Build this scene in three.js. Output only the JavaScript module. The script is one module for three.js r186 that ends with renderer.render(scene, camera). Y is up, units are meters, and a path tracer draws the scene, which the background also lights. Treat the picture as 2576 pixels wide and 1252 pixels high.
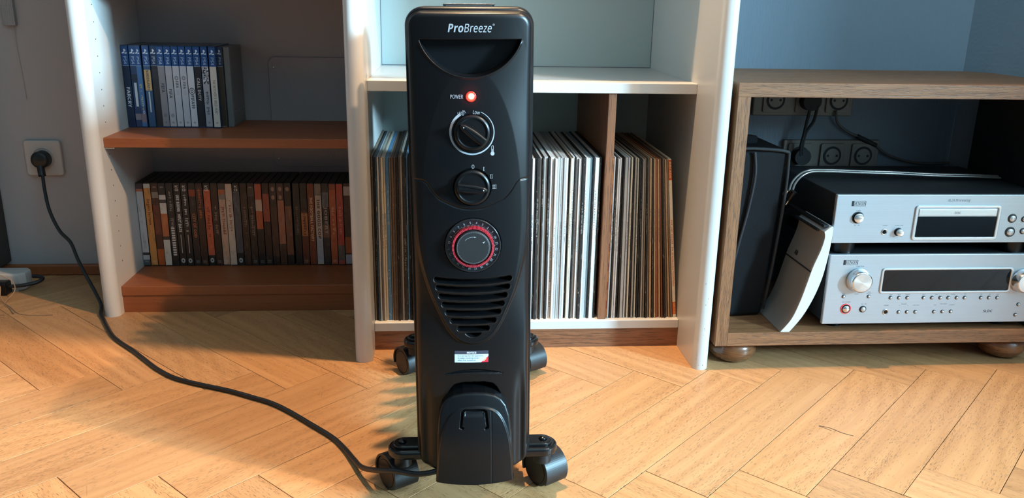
import * as THREE from 'three';
import { RoundedBoxGeometry } from 'three/addons/geometries/RoundedBoxGeometry.js';
import { mergeGeometries } from 'three/addons/utils/BufferGeometryUtils.js';
import { RectAreaLightUniformsLib } from 'three/addons/lights/RectAreaLightUniformsLib.js';
import { FontLoader } from 'three/addons/loaders/FontLoader.js';
import { TextGeometry } from 'three/addons/geometries/TextGeometry.js';

// ---------------------------------------------------------------- camera, light, exposure
const scene = new THREE.Scene();
const camera = new THREE.PerspectiveCamera(33.273, 2576 / 1252, 0.05, 30);
camera.position.set(-0.0696, 0.6401, 1.9574);
camera.rotation.order = 'YXZ';
camera.rotation.set(-0.2893, -0.0833, 0.0189);
scene.add(camera);
const renderer = new THREE.WebGLRenderer({ antialias: true });
renderer.toneMapping = THREE.LinearToneMapping;
renderer.toneMappingExposure = 1.0;
renderer.shadowMap.enabled = true;
RectAreaLightUniformsLib.init();
scene.background = new THREE.Color(0.62, 0.78, 1.0);

// daylight of an overcast sky entering through the window in the right-hand wall
const WIN = { x: 3.6, out: 3.70, z0: 2.70, z1: 3.50, y0: 1.25, y1: 1.95 };
const daylight = new THREE.RectAreaLight(new THREE.Color(0.43, 0.77, 1.0), 570, WIN.z1 - WIN.z0, WIN.y1 - WIN.y0);
daylight.position.set(WIN.out - 0.06, (WIN.y0 + WIN.y1) / 2, (WIN.z0 + WIN.z1) / 2);
daylight.lookAt(0, (WIN.y0 + WIN.y1) / 2, (WIN.z0 + WIN.z1) / 2);
scene.add(daylight);
// warm bulb of the pendant lamp hanging in front of the record cabinet
const LAMP = { x: 0.06, y: 2.02, z: 0.60 };
const bulbLight = new THREE.PointLight(new THREE.Color(1.0, 0.66, 0.375), 14.5, 0, 2);
bulbLight.position.set(LAMP.x, LAMP.y, LAMP.z);
bulbLight.castShadow = true; bulbLight.shadow.radius = 1;
scene.add(bulbLight);

// warm ceiling spot further right in the room, aimed at the left bookcase
const SPOT = { x: 1.6, y: 2.42, z: 1.80, tx: -1.0, ty: 0, tz: 0.36 };
const spotLight = new THREE.SpotLight(new THREE.Color(1.0, 0.64, 0.36), 26, 0, THREE.MathUtils.degToRad(16), 0.6, 2);
spotLight.position.set(SPOT.x, SPOT.y, SPOT.z); spotLight.target.position.set(SPOT.tx, SPOT.ty, SPOT.tz); spotLight.castShadow = true; spotLight.shadow.radius = 1.5;
scene.add(spotLight, spotLight.target);

// ---------------------------------------------------------------- helpers
let seed = 20240611;
const rnd = () => { seed = (seed * 1664525 + 1013904223) >>> 0; return seed / 4294967296; };
const rr = (a, b) => a + (b - a) * rnd();
const used = {};
const numbered = n => { const k = used[n] = (used[n] ?? -1) + 1; return k ? `${n}_${String(k).padStart(3, '0')}` : n; };
const V = (x, y, z) => new THREE.Vector3(x, y, z);
function std(r, g, b, roughness = 0.6, extra = {}) {
  const m = new THREE.MeshPhysicalMaterial({ roughness, ...extra }); m.color.setRGB(r, g, b); return m;
}
function geoms(list) {
  const a = (Array.isArray(list) ? list : [list]).map(g => g.index ? g.toNonIndexed() : g);
  for (const g of a) for (const k of Object.keys(g.attributes)) if (!['position', 'normal', 'uv'].includes(k)) g.deleteAttribute(k);
  for (const g of a) { g.clearGroups?.(); if (!g.attributes.uv) g.setAttribute('uv', new THREE.BufferAttribute(new Float32Array(g.attributes.position.count * 2), 2)); }
  return a.length > 1 ? mergeGeometries(a) : a[0];
}
function obj(name, list, material, parent = scene) {
  const m = new THREE.Mesh(geoms(list), material);
  m.name = parent === scene ? numbered(name) : name;
  m.castShadow = m.receiveShadow = true; parent.add(m); return m;
}
function tag(o, label, category, group) { o.userData.label = label; o.userData.category = category; if (group) o.userData.group = group; return o; }
function thing(name, label, category, [x, y, z] = [0, 0, 0], group) {
  const g = new THREE.Group(); g.name = numbered(name); g.position.set(x, y, z); scene.add(g); return tag(g, label, category, group);
}
function struct(name, list, material, parent = scene) { const m = obj(name, list, material, parent); if (parent === scene) m.userData.kind = 'structure'; return m; }
// box given by its limits; r > 0 rounds the edges
function lim(x0, x1, y0, y1, z0, z1, r = 0) {
  const w = x1 - x0, h = y1 - y0, d = z1 - z0;
  const g = r > 0 ? new RoundedBoxGeometry(w, h, d, 2, Math.min(r, w / 2.01, h / 2.01, d / 2.01)) : new THREE.BoxGeometry(w, h, d);
  g.translate((x0 + x1) / 2, (y0 + y1) / 2, (z0 + z1) / 2); return g;
}
// uv in metres, grain running along the given axis
function grain(g, axis, du = 0, dv = 0) {
  if (g.index) g = g.toNonIndexed();
  const p = g.attributes.position, n = g.attributes.normal, uv = new Float32Array(p.count * 2);
  const ax = { x: 0, y: 1, z: 2 }[axis];
  for (let i = 0; i < p.count; i += 3) {
    const nn = [0, 1, 2].map(k => Math.abs(n.getComponent(i, k) + n.getComponent(i + 1, k) + n.getComponent(i + 2, k)));
    const d = nn.indexOf(Math.max(...nn));
    let a = ax, b;
    if (d === ax) { a = (ax + 1) % 3; b = (ax + 2) % 3; } else b = [0, 1, 2].find(k => k !== d && k !== ax);
    for (let j = i; j < i + 3; j++) { uv[2 * j] = p.getComponent(j, a) + du; uv[2 * j + 1] = p.getComponent(j, b) + dv; }
  }
  g.setAttribute('uv', new THREE.BufferAttribute(uv, 2)); return g;
}
function tube(pts, r, seg = 60, rad = 8, closed = false) {
  return new THREE.TubeGeometry(new THREE.CatmullRomCurve3(pts.map(p => V(...p)), closed, 'centripetal'), seg, r, rad, closed);
}
function lathe(profile, seg = 40) { return new THREE.LatheGeometry(profile.map(([r, y]) => new THREE.Vector2(r, y)), seg); }
const cyl = (r0, r1, h, seg = 32) => new THREE.CylinderGeometry(r0, r1, h, seg);
function shapeOf(pts) { const s = new THREE.Shape(); pts.forEach(([x, y], i) => i ? s.lineTo(x, y) : s.moveTo(x, y)); s.closePath(); return s; }
function roundRect(x0, y0, x1, y1, r) {
  const s = new THREE.Shape();
  s.moveTo(x0 + r, y0); s.lineTo(x1 - r, y0); s.absarc(x1 - r, y0 + r, r, -Math.PI / 2, 0);
  s.lineTo(x1, y1 - r); s.absarc(x1 - r, y1 - r, r, 0, Math.PI / 2);
  s.lineTo(x0 + r, y1); s.absarc(x0 + r, y1 - r, r, Math.PI / 2, Math.PI);
  s.lineTo(x0, y0 + r); s.absarc(x0 + r, y0 + r, r, Math.PI, Math.PI * 1.5); return s;
}
function extrude(shape, depth, bevel = 0, cs = 10) {
  return new THREE.ExtrudeGeometry(shape, { depth: depth - 2 * bevel, bevelEnabled: bevel > 0, bevelThickness: bevel, bevelSize: bevel, bevelOffset: -bevel, bevelSegments: 3, curveSegments: cs }).translate(0, 0, bevel);
}

// ---------------------------------------------------------------- procedural textures
function lattice(n, s) { let q = s >>> 0; const a = new Float32Array(n); for (let i = 0; i < n; i++) { q = (q * 1664525 + 1013904223) >>> 0; a[i] = q / 4294967296; } return a; }
function tiledNoise(nx, ny, s) { // value noise on [0,1)^2, tiling
  const L = lattice(nx * ny, s);
  return (u, v) => {
    const x = u * nx, y = v * ny, x0 = Math.floor(x), y0 = Math.floor(y); let fx = x - x0, fy = y - y0;
    fx = fx * fx * (3 - 2 * fx); fy = fy * fy * (3 - 2 * fy);
    const i0 = ((x0 % nx) + nx) % nx, i1 = (i0 + 1) % nx, j0 = ((y0 % ny) + ny) % ny * nx, j1 = ((((y0 + 1) % ny) + ny) % ny) * nx;
    return (L[j0 + i0] * (1 - fx) + L[j0 + i1] * fx) * (1 - fy) + (L[j1 + i0] * (1 - fx) + L[j1 + i1] * fx) * fy;
  };
}
// wood: W x H pixels cover lu x lv metres, grain along u
function woodTexture({ W, H, lu, lv, base, dark, s, rings = 26, streak = 0.5, pores = 0, poreLen = [8, 30], poreDark = 0.5, scuffs = 0, warp = 0.09 }) {
  const n1 = tiledNoise(3, 7, s), n2 = tiledNoise(5, 60, s + 1), n3 = tiledNoise(14, 220, s + 2), n4 = tiledNoise(40, 500, s + 3), n5 = tiledNoise(4, 4, s + 4);
  const lum = new Float32Array(W * H), tone = new Float32Array(W * H);
  for (let j = 0; j < H; j++) for (let i = 0; i < W; i++) {
    const u = i / W, v = j / H;
    const w = n1(u, v) * warp * 6 + n5(u, v) * warp * 4;
    const ring = 0.5 + 0.5 * Math.sin((v * rings + w * rings * 0.35) * Math.PI * 2);
    const k = ring * ring * 0.35 * streak + n2(u, v) * 0.42 * streak + n3(u, v) * 0.38 * streak + n4(u, v) * 0.25 * streak;
    tone[j * W + i] = k; lum[j * W + i] = 1 - k * 0.25;
  }
  let q = s * 7 + 3 >>> 0; const rn = () => { q = (q * 1664525 + 1013904223) >>> 0; return q / 4294967296; };
  const mark = new Float32Array(W * H);
  const dash = (x, y, len, th, ang, a) => {
    const c = Math.cos(ang), sn = Math.sin(ang);
    for (let t = 0; t < len; t += 0.7) {
      const px = x + c * t, py = y + sn * t, taper = Math.sin(Math.PI * (t + 0.5) / (len + 1));
      const h = Math.max(0.5, th * taper);
      for (let d = -Math.ceil(h); d <= Math.ceil(h); d++) {
        const cov = Math.max(0, Math.min(1, h + 0.5 - Math.abs(d))); if (!cov) continue;
        const ii = ((Math.round(px) % W) + W) % W, jj = ((Math.round(py + d) % H) + H) % H;
        mark[jj * W + ii] = Math.max(mark[jj * W + ii], cov * a);
      }
    }
  };
  for (let k = 0; k < pores; k++) {
    const x = rn() * W, y = rn() * H, dens = n2(x / W, y / H) * 0.7 + n5(x / W, y / H) * 0.6;
    if (rn() > dens * dens * 1.6) continue;
    dash(x, y, poreLen[0] + rn() * (poreLen[1] - poreLen[0]), (poreLen[1] > 12 ? 0.5 : 0.2) + rn() * 0.8, (rn() - 0.5) * 0.10, 0.25 + rn() * 0.75);
  }
  for (let k = 0; k < scuffs; k++) dash(rn() * W, rn() * H, 10 + rn() * 70, 0.4, rn() * 6.28, 0.15 + rn() * 0.3);
  const col = new Uint8Array(W * H * 4), bmp = new Uint8Array(W * H * 4);
  for (let i = 0; i < W * H; i++) {
    const k = Math.min(1, tone[i] * 0.9), mk = mark[i] * poreDark;
    for (let c = 0; c < 3; c++) col[i * 4 + c] = Math.max(0, Math.min(255, (base[c] * (1 - k) + dark[c] * k) * (1 - mk)));
    col[i * 4 + 3] = 255;
    const b = Math.max(0, Math.min(255, 200 - tone[i] * 60 - mark[i] * 120)); bmp[i * 4] = bmp[i * 4 + 1] = bmp[i * 4 + 2] = b; bmp[i * 4 + 3] = 255;
  }
  const mk = (d, srgb) => {
    const t = new THREE.DataTexture(d, W, H, THREE.RGBAFormat); t.wrapS = t.wrapT = THREE.RepeatWrapping; t.magFilter = THREE.LinearFilter; t.minFilter = THREE.LinearMipmapLinearFilter; t.generateMipmaps = true;
    if (srgb) t.colorSpace = THREE.SRGBColorSpace; t.repeat.set(1 / lu, 1 / lv); t.needsUpdate = true; return t;
  };
  return { map: mk(col, true), bumpMap: mk(bmp, false) };
}
function grey(W, H, s, lo, hi, nx, ny, rep) { // fine grey relief
  const n1 = tiledNoise(nx, ny, s), n2 = tiledNoise(nx * 4, ny * 4, s + 1), d = new Uint8Array(W * H * 4);
  for (let j = 0; j < H; j++) for (let i = 0; i < W; i++) { const k = lo + (hi - lo) * (0.55 * n1(i / W, j / H) + 0.45 * n2(i / W, j / H)), o = (j * W + i) * 4; d[o] = d[o + 1] = d[o + 2] = k; d[o + 3] = 255; }
  const t = new THREE.DataTexture(d, W, H, THREE.RGBAFormat); t.wrapS = t.wrapT = THREE.RepeatWrapping; t.magFilter = THREE.LinearFilter; t.repeat.set(1 / rep, 1 / rep); t.needsUpdate = true; return t;
}
function canvasTex(W, H, draw) {
  const c = document.createElement('canvas'); c.width = W; c.height = H; const g = c.getContext('2d'); draw(g, W, H);
  const t = new THREE.CanvasTexture(c); t.colorSpace = THREE.SRGBColorSpace; t.magFilter = THREE.LinearFilter; t.needsUpdate = true; return t;
}

const oakFloor = woodTexture({ W: 2048, H: 2048, lu: 1.3, lv: 0.65, base: [199, 153, 108], dark: [152, 106, 66], s: 11, rings: 22, streak: 0.5, pores: 52000, poreLen: [3, 11], poreDark: 0.5, scuffs: 260 });
const oakRight = woodTexture({ W: 1024, H: 512, lu: 0.6, lv: 0.2, base: [164, 112, 74], dark: [112, 72, 45], s: 31, rings: 8, streak: 0.7, pores: 5200, poreLen: [10, 36], poreDark: 0.32 });
const beech = woodTexture({ W: 1024, H: 512, lu: 0.6, lv: 0.2, base: [158, 92, 54], dark: [116, 60, 32], s: 51, rings: 5, streak: 0.5, pores: 900, poreLen: [5, 16], poreDark: 0.3 });
const oakPlinth = woodTexture({ W: 1024, H: 256, lu: 0.6, lv: 0.1, base: [156, 104, 70], dark: [106, 64, 41], s: 61, rings: 5, streak: 0.7, pores: 1600, poreLen: [14, 60], poreDark: 0.45 });
const plaster = grey(512, 512, 71, 60, 220, 24, 24, 0.4);

const M = {
  wall: std(0.39, 0.37, 0.365, 0.92, { bumpMap: plaster, bumpScale: 0.0012 }),
  wallShaded: std(0.18, 0.225, 0.27, 0.9, { bumpMap: plaster, bumpScale: 0.0012 }),  // wall whose dim, cool shade is put into a dark blue-grey colour
  roomWall: std(0.085, 0.082, 0.08, 0.95),
  ceiling: std(0.52, 0.50, 0.48, 0.95),
  white: std(0.62, 0.605, 0.575, 0.33, { clearcoat: 0.25, clearcoatRoughness: 0.25 }),
  whiteBack: std(0.52, 0.60, 0.58, 0.6),
  plate: std(0.46, 0.42, 0.39, 0.5),
  shadedPlastic: std(0.19, 0.165, 0.135, 0.5),  // old beige socket plastic, with the shade inside the cabinet put into its colour
  plastic: std(0.66, 0.63, 0.58, 0.45),
  blackPlastic: std(0.0035, 0.0035, 0.004, 0.34, { specularIntensity: 0.65 }),
  blackGloss: std(0.005, 0.005, 0.0055, 0.16),
  blackMatte: std(0.012, 0.012, 0.013, 0.7),
  rubber: std(0.008, 0.008, 0.0085, 0.42),
  caseBlack: std(0.014, 0.013, 0.013, 0.42),
  beech: new THREE.MeshPhysicalMaterial({ ...beech, roughness: 0.42, bumpScale: 0.0003 }),
  plinth: new THREE.MeshPhysicalMaterial({ ...oakPlinth, roughness: 0.5, bumpScale: 0.0004 }),
  oak: new THREE.MeshPhysicalMaterial({ ...oakRight, roughness: 0.5, bumpScale: 0.0005 }),
  print: std(0.29, 0.31, 0.33, 0.6),
  metal: std(0.66, 0.66, 0.66, 0.3, { metalness: 1 }),
};
const font = await new FontLoader().loadAsync('fonts/droid/droid_sans_regular.typeface.json');
const fontB = await new FontLoader().loadAsync('fonts/droid/droid_sans_bold.typeface.json');
const fontS = await new FontLoader().loadAsync('fonts/droid/droid_serif_regular.typeface.json');
function text(str, size, { f = font, depth = 0.0005, italic = 0, cx = true, squeeze = 1, width = 0 } = {}) {
  const g = new TextGeometry(str, { font: f, size, depth, curveSegments: 3, bevelEnabled: false });
  if (italic) { const p = g.attributes.position; for (let i = 0; i < p.count; i++) p.setX(i, p.getX(i) + italic * p.getY(i)); }
  g.computeBoundingBox(); let b = g.boundingBox;
  if (width) squeeze = width / (b.max.x - b.min.x);
  g.scale(squeeze, 1, 1); g.computeBoundingBox(); b = g.boundingBox;
  g.translate(cx ? -(b.max.x + b.min.x) / 2 : -b.min.x, -size * 0.5, 0); return g;
}

// ---------------------------------------------------------------- the room
const ROOM = { x0: -2.4, x1: 3.6, z1: 4.0, h: 2.6 };
struct('floor', lim(ROOM.x0 - 0.1, ROOM.x1 + 0.5, -0.14, -0.016, -0.12, ROOM.z1 + 0.1), std(0.045, 0.028, 0.016, 0.9));
struct('ceiling', lim(ROOM.x0 - 0.1, ROOM.x1 + 0.5, ROOM.h, ROOM.h + 0.1, -0.12, ROOM.z1 + 0.1), M.ceiling);
struct('wall_back', lim(ROOM.x0 - 0.1, 0.43, -0.1, ROOM.h, -0.12, 0), M.wall);
struct('wall_back_right', lim(0.43, 1.0075, -0.1, ROOM.h, -0.12, 0.2676), M.wallShaded);
{ // wall that runs on at an angle beyond the alcove corner, and the return to the window wall
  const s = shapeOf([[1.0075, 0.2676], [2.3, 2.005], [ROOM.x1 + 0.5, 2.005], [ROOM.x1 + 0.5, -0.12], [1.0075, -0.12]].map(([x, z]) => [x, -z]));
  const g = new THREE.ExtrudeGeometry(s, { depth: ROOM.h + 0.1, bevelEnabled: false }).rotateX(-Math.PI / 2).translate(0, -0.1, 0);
  struct('wall_alcove', g, M.wallShaded);
}
struct('wall_left', lim(ROOM.x0 - 0.1, ROOM.x0, -0.1, ROOM.h, 0, ROOM.z1 + 0.1), M.roomWall);
struct('wall_front', lim(ROOM.x0, ROOM.x1, -0.1, ROOM.h, ROOM.z1, ROOM.z1 + 0.1), M.roomWall);
struct('wall_right', [
  lim(WIN.x, WIN.x + 0.4, -0.1, ROOM.h, 2.005, WIN.z0), lim(WIN.x, WIN.x + 0.4, -0.1, ROOM.h, WIN.z1, ROOM.z1 + 0.1),
  lim(WIN.x, WIN.x + 0.4, -0.1, WIN.y0, WIN.z0, WIN.z1), lim(WIN.x, WIN.x + 0.4, WIN.y1, ROOM.h, WIN.z0, WIN.z1)], M.roomWall);
{
  const w = new THREE.Group(); w.name = 'window_1'; w.userData.kind = 'structure'; scene.add(w);
  const f = 0.04, { z0, z1, y0, y1 } = WIN, a = WIN.out - 0.02, b = WIN.out + 0.02;
  obj('window_frame', [lim(a, b, y0, y0 + f, z0, z1), lim(a, b, y1 - f, y1, z0, z1), lim(a, b, y0 + f, y1 - f, z0, z0 + f), lim(a, b, y0 + f, y1 - f, z1 - f, z1)], M.white, w);
  obj('pane', lim(WIN.out - 0.002, WIN.out + 0.002, y0 + f, y1 - f, z0 + f, z1 - f), new THREE.MeshPhysicalMaterial({ color: 0xffffff, transmission: 1, roughness: 0, thickness: 0, ior: 1.5 }), w);
}
struct('baseboard_left', lim(ROOM.x0, -0.7745, 0, 0.0255, 0, 0.014, 0.004), M.beech);

// herringbone parquet: each block in view is a piece of the floor
{
  const floor = scene.getObjectByName('floor');
  const w = 0.0965, L = 0.476, gap = 0.0005;
  const ox = 0.2136, oz = 0.9247, q2 = Math.SQRT1_2;
  const place = (X, Z) => [ox + X + 0.016 * Z, oz + 0.029 * X + Z];
  const tints = [[1, 1, 1], [1.06, 1.03, 1.0], [0.93, 0.89, 0.85], [1.0, 0.95, 0.88], [0.88, 0.84, 0.80], [1.04, 1.0, 0.94]];
  const mats = tints.map(t => { const m = new THREE.MeshPhysicalMaterial({ ...oakFloor, roughness: 0.46, bumpScale: 0.0005 }); m.color.setRGB(...t); return m; });
  const rest = [];
  for (let n = -9; n <= 9; n++) for (let k = -60; k <= 60; k++) for (let ty = 0; ty < 2; ty++) {
    const p0 = ty ? L + k * w : k * w, q0 = ty ? k * w + w - L : k * w, lp = ty ? w : L, lq = ty ? L : w;
    const P = p0 + n * L, Q = q0 - n * L;
    const [cx, cz] = place((P + lp / 2 + Q + lq / 2) * q2, (Q + lq / 2 - P - lp / 2) * q2);
    if (cx < ROOM.x0 + 0.1 || cx > ROOM.x1 - 0.1 || cz < -0.12 || cz > ROOM.z1 - 0.1) continue;
    if (cx > 2.2 && cz < 1.7) continue;
    const du = rnd() * 1.3, dv = rnd() * 0.65, ti = Math.floor(rnd() * mats.length), top = -rr(0, 0.0004), ch = 0.00025;
    // chamfered block in plan coordinates p, q
    const pos = [], uv = [];
    const pt = (p, q, y) => { const [x, z] = place((p + q) * q2, (q - p) * q2); return [x, y, z]; };
    const ring = (i, y) => [[P + gap + i, Q + gap + i], [P + lp - gap - i, Q + gap + i], [P + lp - gap - i, Q + lq - gap - i], [P + gap + i, Q + lq - gap - i]].map(([p, q]) => [pt(p, q, y), ty ? [q - Q + du, p - P + dv] : [p - P + du, q - Q + dv]]);
    const A = ring(ch, top), B = ring(0, top - ch), C = ring(0, -0.0155);
    const tri = (a, b, c) => { for (const e of [a, b, c]) { pos.push(...e[0]); uv.push(...e[1]); } };
    const quad = (a, b, c, d) => { tri(a, b, c); tri(a, c, d); };
    quad(A[0], A[1], A[2], A[3]);
    for (let i = 0; i < 4; i++) { const j = (i + 1) % 4; quad(A[i], B[i], B[j], A[j]); quad(B[i], C[i], C[j], B[j]); }
    const g = new THREE.BufferGeometry(); g.setAttribute('position', new THREE.Float32BufferAttribute(pos, 3)); g.setAttribute('uv', new THREE.Float32BufferAttribute(uv, 2));
    // outward winding
    const ar = g.attributes.position; const e1 = V().fromBufferAttribute(ar, 1).sub(V().fromBufferAttribute(ar, 0)), e2 = V().fromBufferAttribute(ar, 2).sub(V().fromBufferAttribute(ar, 0));
    if (e1.cross(e2).y < 0) for (const at of [ar, g.attributes.uv]) for (let i = 0; i < at.count; i += 3) for (let c = 0; c < at.itemSize; c++) { const t = at.getComponent(i + 1, c); at.setComponent(i + 1, c, at.getComponent(i + 2, c)); at.setComponent(i + 2, c, t); }
    g.computeVertexNormals();
    if (cx > -1.45 && cx < 1.4 && cz < 1.35) obj('parquet_block', g, mats[ti], floor); else rest.push(g);
  }
  obj('gouge', [tube([[0.5232, 0.0001, 0.8069], [0.5377, 0.0001, 0.8153], [0.5498, 0.0001, 0.8311], [0.5634, 0.0001, 0.8417]], 0.0009, 24, 6), tube([[0.5226, 0.0001, 0.8082], [0.5314, 0.0001, 0.8176], [0.5362, 0.0001, 0.8242]], 0.0006, 16, 6)].map(g => g.scale(1, 0.3, 1)), std(0.10, 0.06, 0.04, 0.9), floor);
  obj('parquet_blocks_beyond_view', rest, mats[0], floor).userData.kind = 'stuff';
}

tag(obj('added_rug', lim(-2.2, 1.7, 0, 0.008, 1.42, 3.9, 0.003), std(0.030, 0.030, 0.034, 0.95)), 'added unseen dark floor cover that cuts light bounced off the parquet', 'added_rug');  // added out of view to reduce fill light bouncing off the floor
// ---------------------------------------------------------------- left bookcase
function panelShape(x0, x1, zb, zf) { // plan of an upright with a half-round front edge
  const r = (x1 - x0) / 2, s = new THREE.Shape();
  s.moveTo(x0, -zb); s.lineTo(x0, -(zf - r)); s.absellipse((x0 + x1) / 2, -(zf - r), r, r, Math.PI, 2 * Math.PI, false); s.lineTo(x1, -zb); s.closePath(); return s;
}
function upright(x0, x1, zb, zf, y0, y1) { return new THREE.ExtrudeGeometry(panelShape(x0, x1, zb, zf), { depth: y1 - y0, bevelEnabled: false, curveSegments: 24 }).rotateX(-Math.PI / 2).translate(0, y0, 0); }
const XL = -0.741, XM0 = -0.2352, XM1 = -0.2035, XR0 = 0.3808, XR1 = 0.4095;
{
  const b = thing('bookcase', 'open white bookcase with brown wooden shelves holding films and games', 'bookcase');
  obj('side_panel', upright(-0.7735, XL, 0.002, 0.2935, 0, 1.95), M.white, b);
  obj('shelf', grain(lim(XL, XM0, 0.348, 0.3674, 0.001, 0.2657, 0.0012), 'x', 0.1, 0.03), M.beech, b);
  obj('base_shelf', grain(lim(XL, XM0, 0.037, 0.058, 0.001, 0.2662, 0.0015), 'x', 0.35, 0.13), M.beech, b);
  obj('plinth', grain(lim(XL, XM0, 0, 0.037, 0.2434, 0.2634), 'x', 0.7, 0.22), M.beech, b);
  for (const y of [0.668, 1.0, 1.32, 1.64]) obj('shelf', grain(lim(XL, XM0, y - 0.02, y, 0.001, 0.2657, 0.0012), 'x', y, y), M.beech, b);
  obj('top_panel', lim(XL, XM0, 1.93, 1.95, 0.001, 0.2657), M.white, b);
  for (let k = -9; k < 8; k++) obj('peg_hole', cyl(0.0012, 0.0012, 0.0006, 8).rotateZ(Math.PI / 2).translate(XL + 0.0002, 0.395 + 0.032 * k, 0.243), M.rubber, b);
  obj('shelf_pin', cyl(0.0022, 0.0022, 0.02, 12).rotateZ(Math.PI / 2).translate(XL + 0.008, 0.3465, 0.259), M.metal, b);
}
// ---------------------------------------------------------------- record cabinet in the middle
{
  const c = thing('record_cabinet', 'white cabinet with rounded uprights and a divided record compartment behind the heater', 'cabinet');
  obj('side_panel', upright(XM0, XM1, 0.002, 0.538, 0, 1.95), M.white, c);
  obj('side_panel', upright(XR0, XR1, 0.02, 0.593, 0, 1.95), M.white, c);
  obj('shelf', lim(XM1, XR0, 0.4857, 0.5042, 0.1207, 0.48, 0.0012), M.white, c);
  obj('bottom_shelf', lim(XM1, XR0, 0.0369, 0.0549, 0.1207, 0.48, 0.0022), M.white, c);
  obj('plinth', grain(lim(XM1, XR0, 0, 0.0369, 0.46, 0.479), 'x', 0.2, 0.05), M.plinth, c);
  obj('divider', grain(lim(0.2225, 0.2372, 0.0549, 0.4857, 0.125, 0.474, 0.0008), 'y', 0.1, 0.07), M.plinth, c);
  obj('back_panel', lim(XM1, XR0, 0.0369, 1.93, 0.11, 0.1207), M.whiteBack, c);
  for (const y of [0.90, 1.25, 1.6]) obj('shelf', lim(XM1, XR0, y - 0.0185, y, 0.1207, 0.48, 0.0012), M.white, c);
  obj('top_panel', lim(XM1, XR0, 1.93, 1.95, 0.1207, 0.48), M.white, c);
  // joint of the back panel: thin shrunken sealing bead
  obj('sealing_bead', [lim(XM1, XR0, 0.5042, 0.5056, 0.1207, 0.1222), lim(XR0 - 0.0012, XR0, 0.5042, 0.9, 0.1207, 0.1219), lim(XM1, XM1 + 0.0012, 0.5042, 0.9, 0.1207, 0.1219)], std(0.20, 0.19, 0.22, 0.8), c);
  // knocks and scuffs in the lacquer low on the right-hand upright
  const sc = []; for (let k = 0; k < 13; k++) { const a = rr(-2.3, -0.5), y = Math.pow(rnd(), 1.4) * 0.17 + 0.008, r = 0.0144; sc.push(new THREE.SphereGeometry(0.0007, 6, 5).scale(rr(0.5, 1.2), rr(0.5, 1.5), rr(0.5, 1)).translate((XR0 + XR1) / 2 - Math.cos(a) * r * -1, y, 0.5786 - Math.sin(a) * r)); }
  obj('scuff_marks', sc, std(0.20, 0.18, 0.17, 0.8), c).userData.kind = 'stuff';
}

// ---------------------------------------------------------------- right cabinet
const RC = { x0: 0.419, x1: 1.042, zf: 0.5876, zb: 0.27 };
{
  const c = thing('hifi_cabinet', 'low oak veneer cabinet on bun feet holding the hi-fi units', 'cabinet');
  const top = extrude(shapeOf([[RC.x0, -RC.zb], [RC.x0, -RC.zf], [RC.x1, -RC.zf], [RC.x1, -0.3175], [1.0065, -RC.zb]]), 0.0237, 0.0008).rotateX(-Math.PI / 2).translate(0, 0.4934, 0);
  obj('top_board', grain(top, 'x', 0.05, 0.02), M.oak, c);
  obj('side_panel', grain(lim(RC.x0, 0.441, 0.0442, 0.4934, RC.zb + 0.002, RC.zf, 0.0006), 'y', 0.2, 0.11), M.oak, c);
  obj('side_panel', lim(1.02, RC.x1, 0.0442, 0.4934, 0.3185, RC.zf, 0.0006), M.blackMatte, c);  // inner side lies in shade; that shade is put in as black
  obj('bottom_board', grain(lim(0.441, 1.02, 0.0442, 0.0694, 0.29, RC.zf, 0.0006), 'x', 0.33, 0.07), M.oak, c);
  const bun = [[0, 0], [0.024, 0], [0.034, 0.004], [0.0415, 0.0125], [0.044, 0.022], [0.0425, 0.032], [0.037, 0.040], [0.028, 0.0442], [0, 0.0442]];
  const bg = [];
  const mBun = new THREE.MeshPhysicalMaterial({ ...oakRight, roughness: 0.22, bumpScale: 0.0002, clearcoat: 0.5, clearcoatRoughness: 0.15 }); mBun.color.setRGB(0.66, 0.64, 0.6);
  for (const [x, z] of [[0.4705, 0.5355], [1.005, 0.5355], [0.4705, 0.33], [1.0, 0.36]]) obj('bun_foot', grain(lathe(bun, 48).translate(x, 0, z), 'z', x, 0), mBun, c);
}

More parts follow.
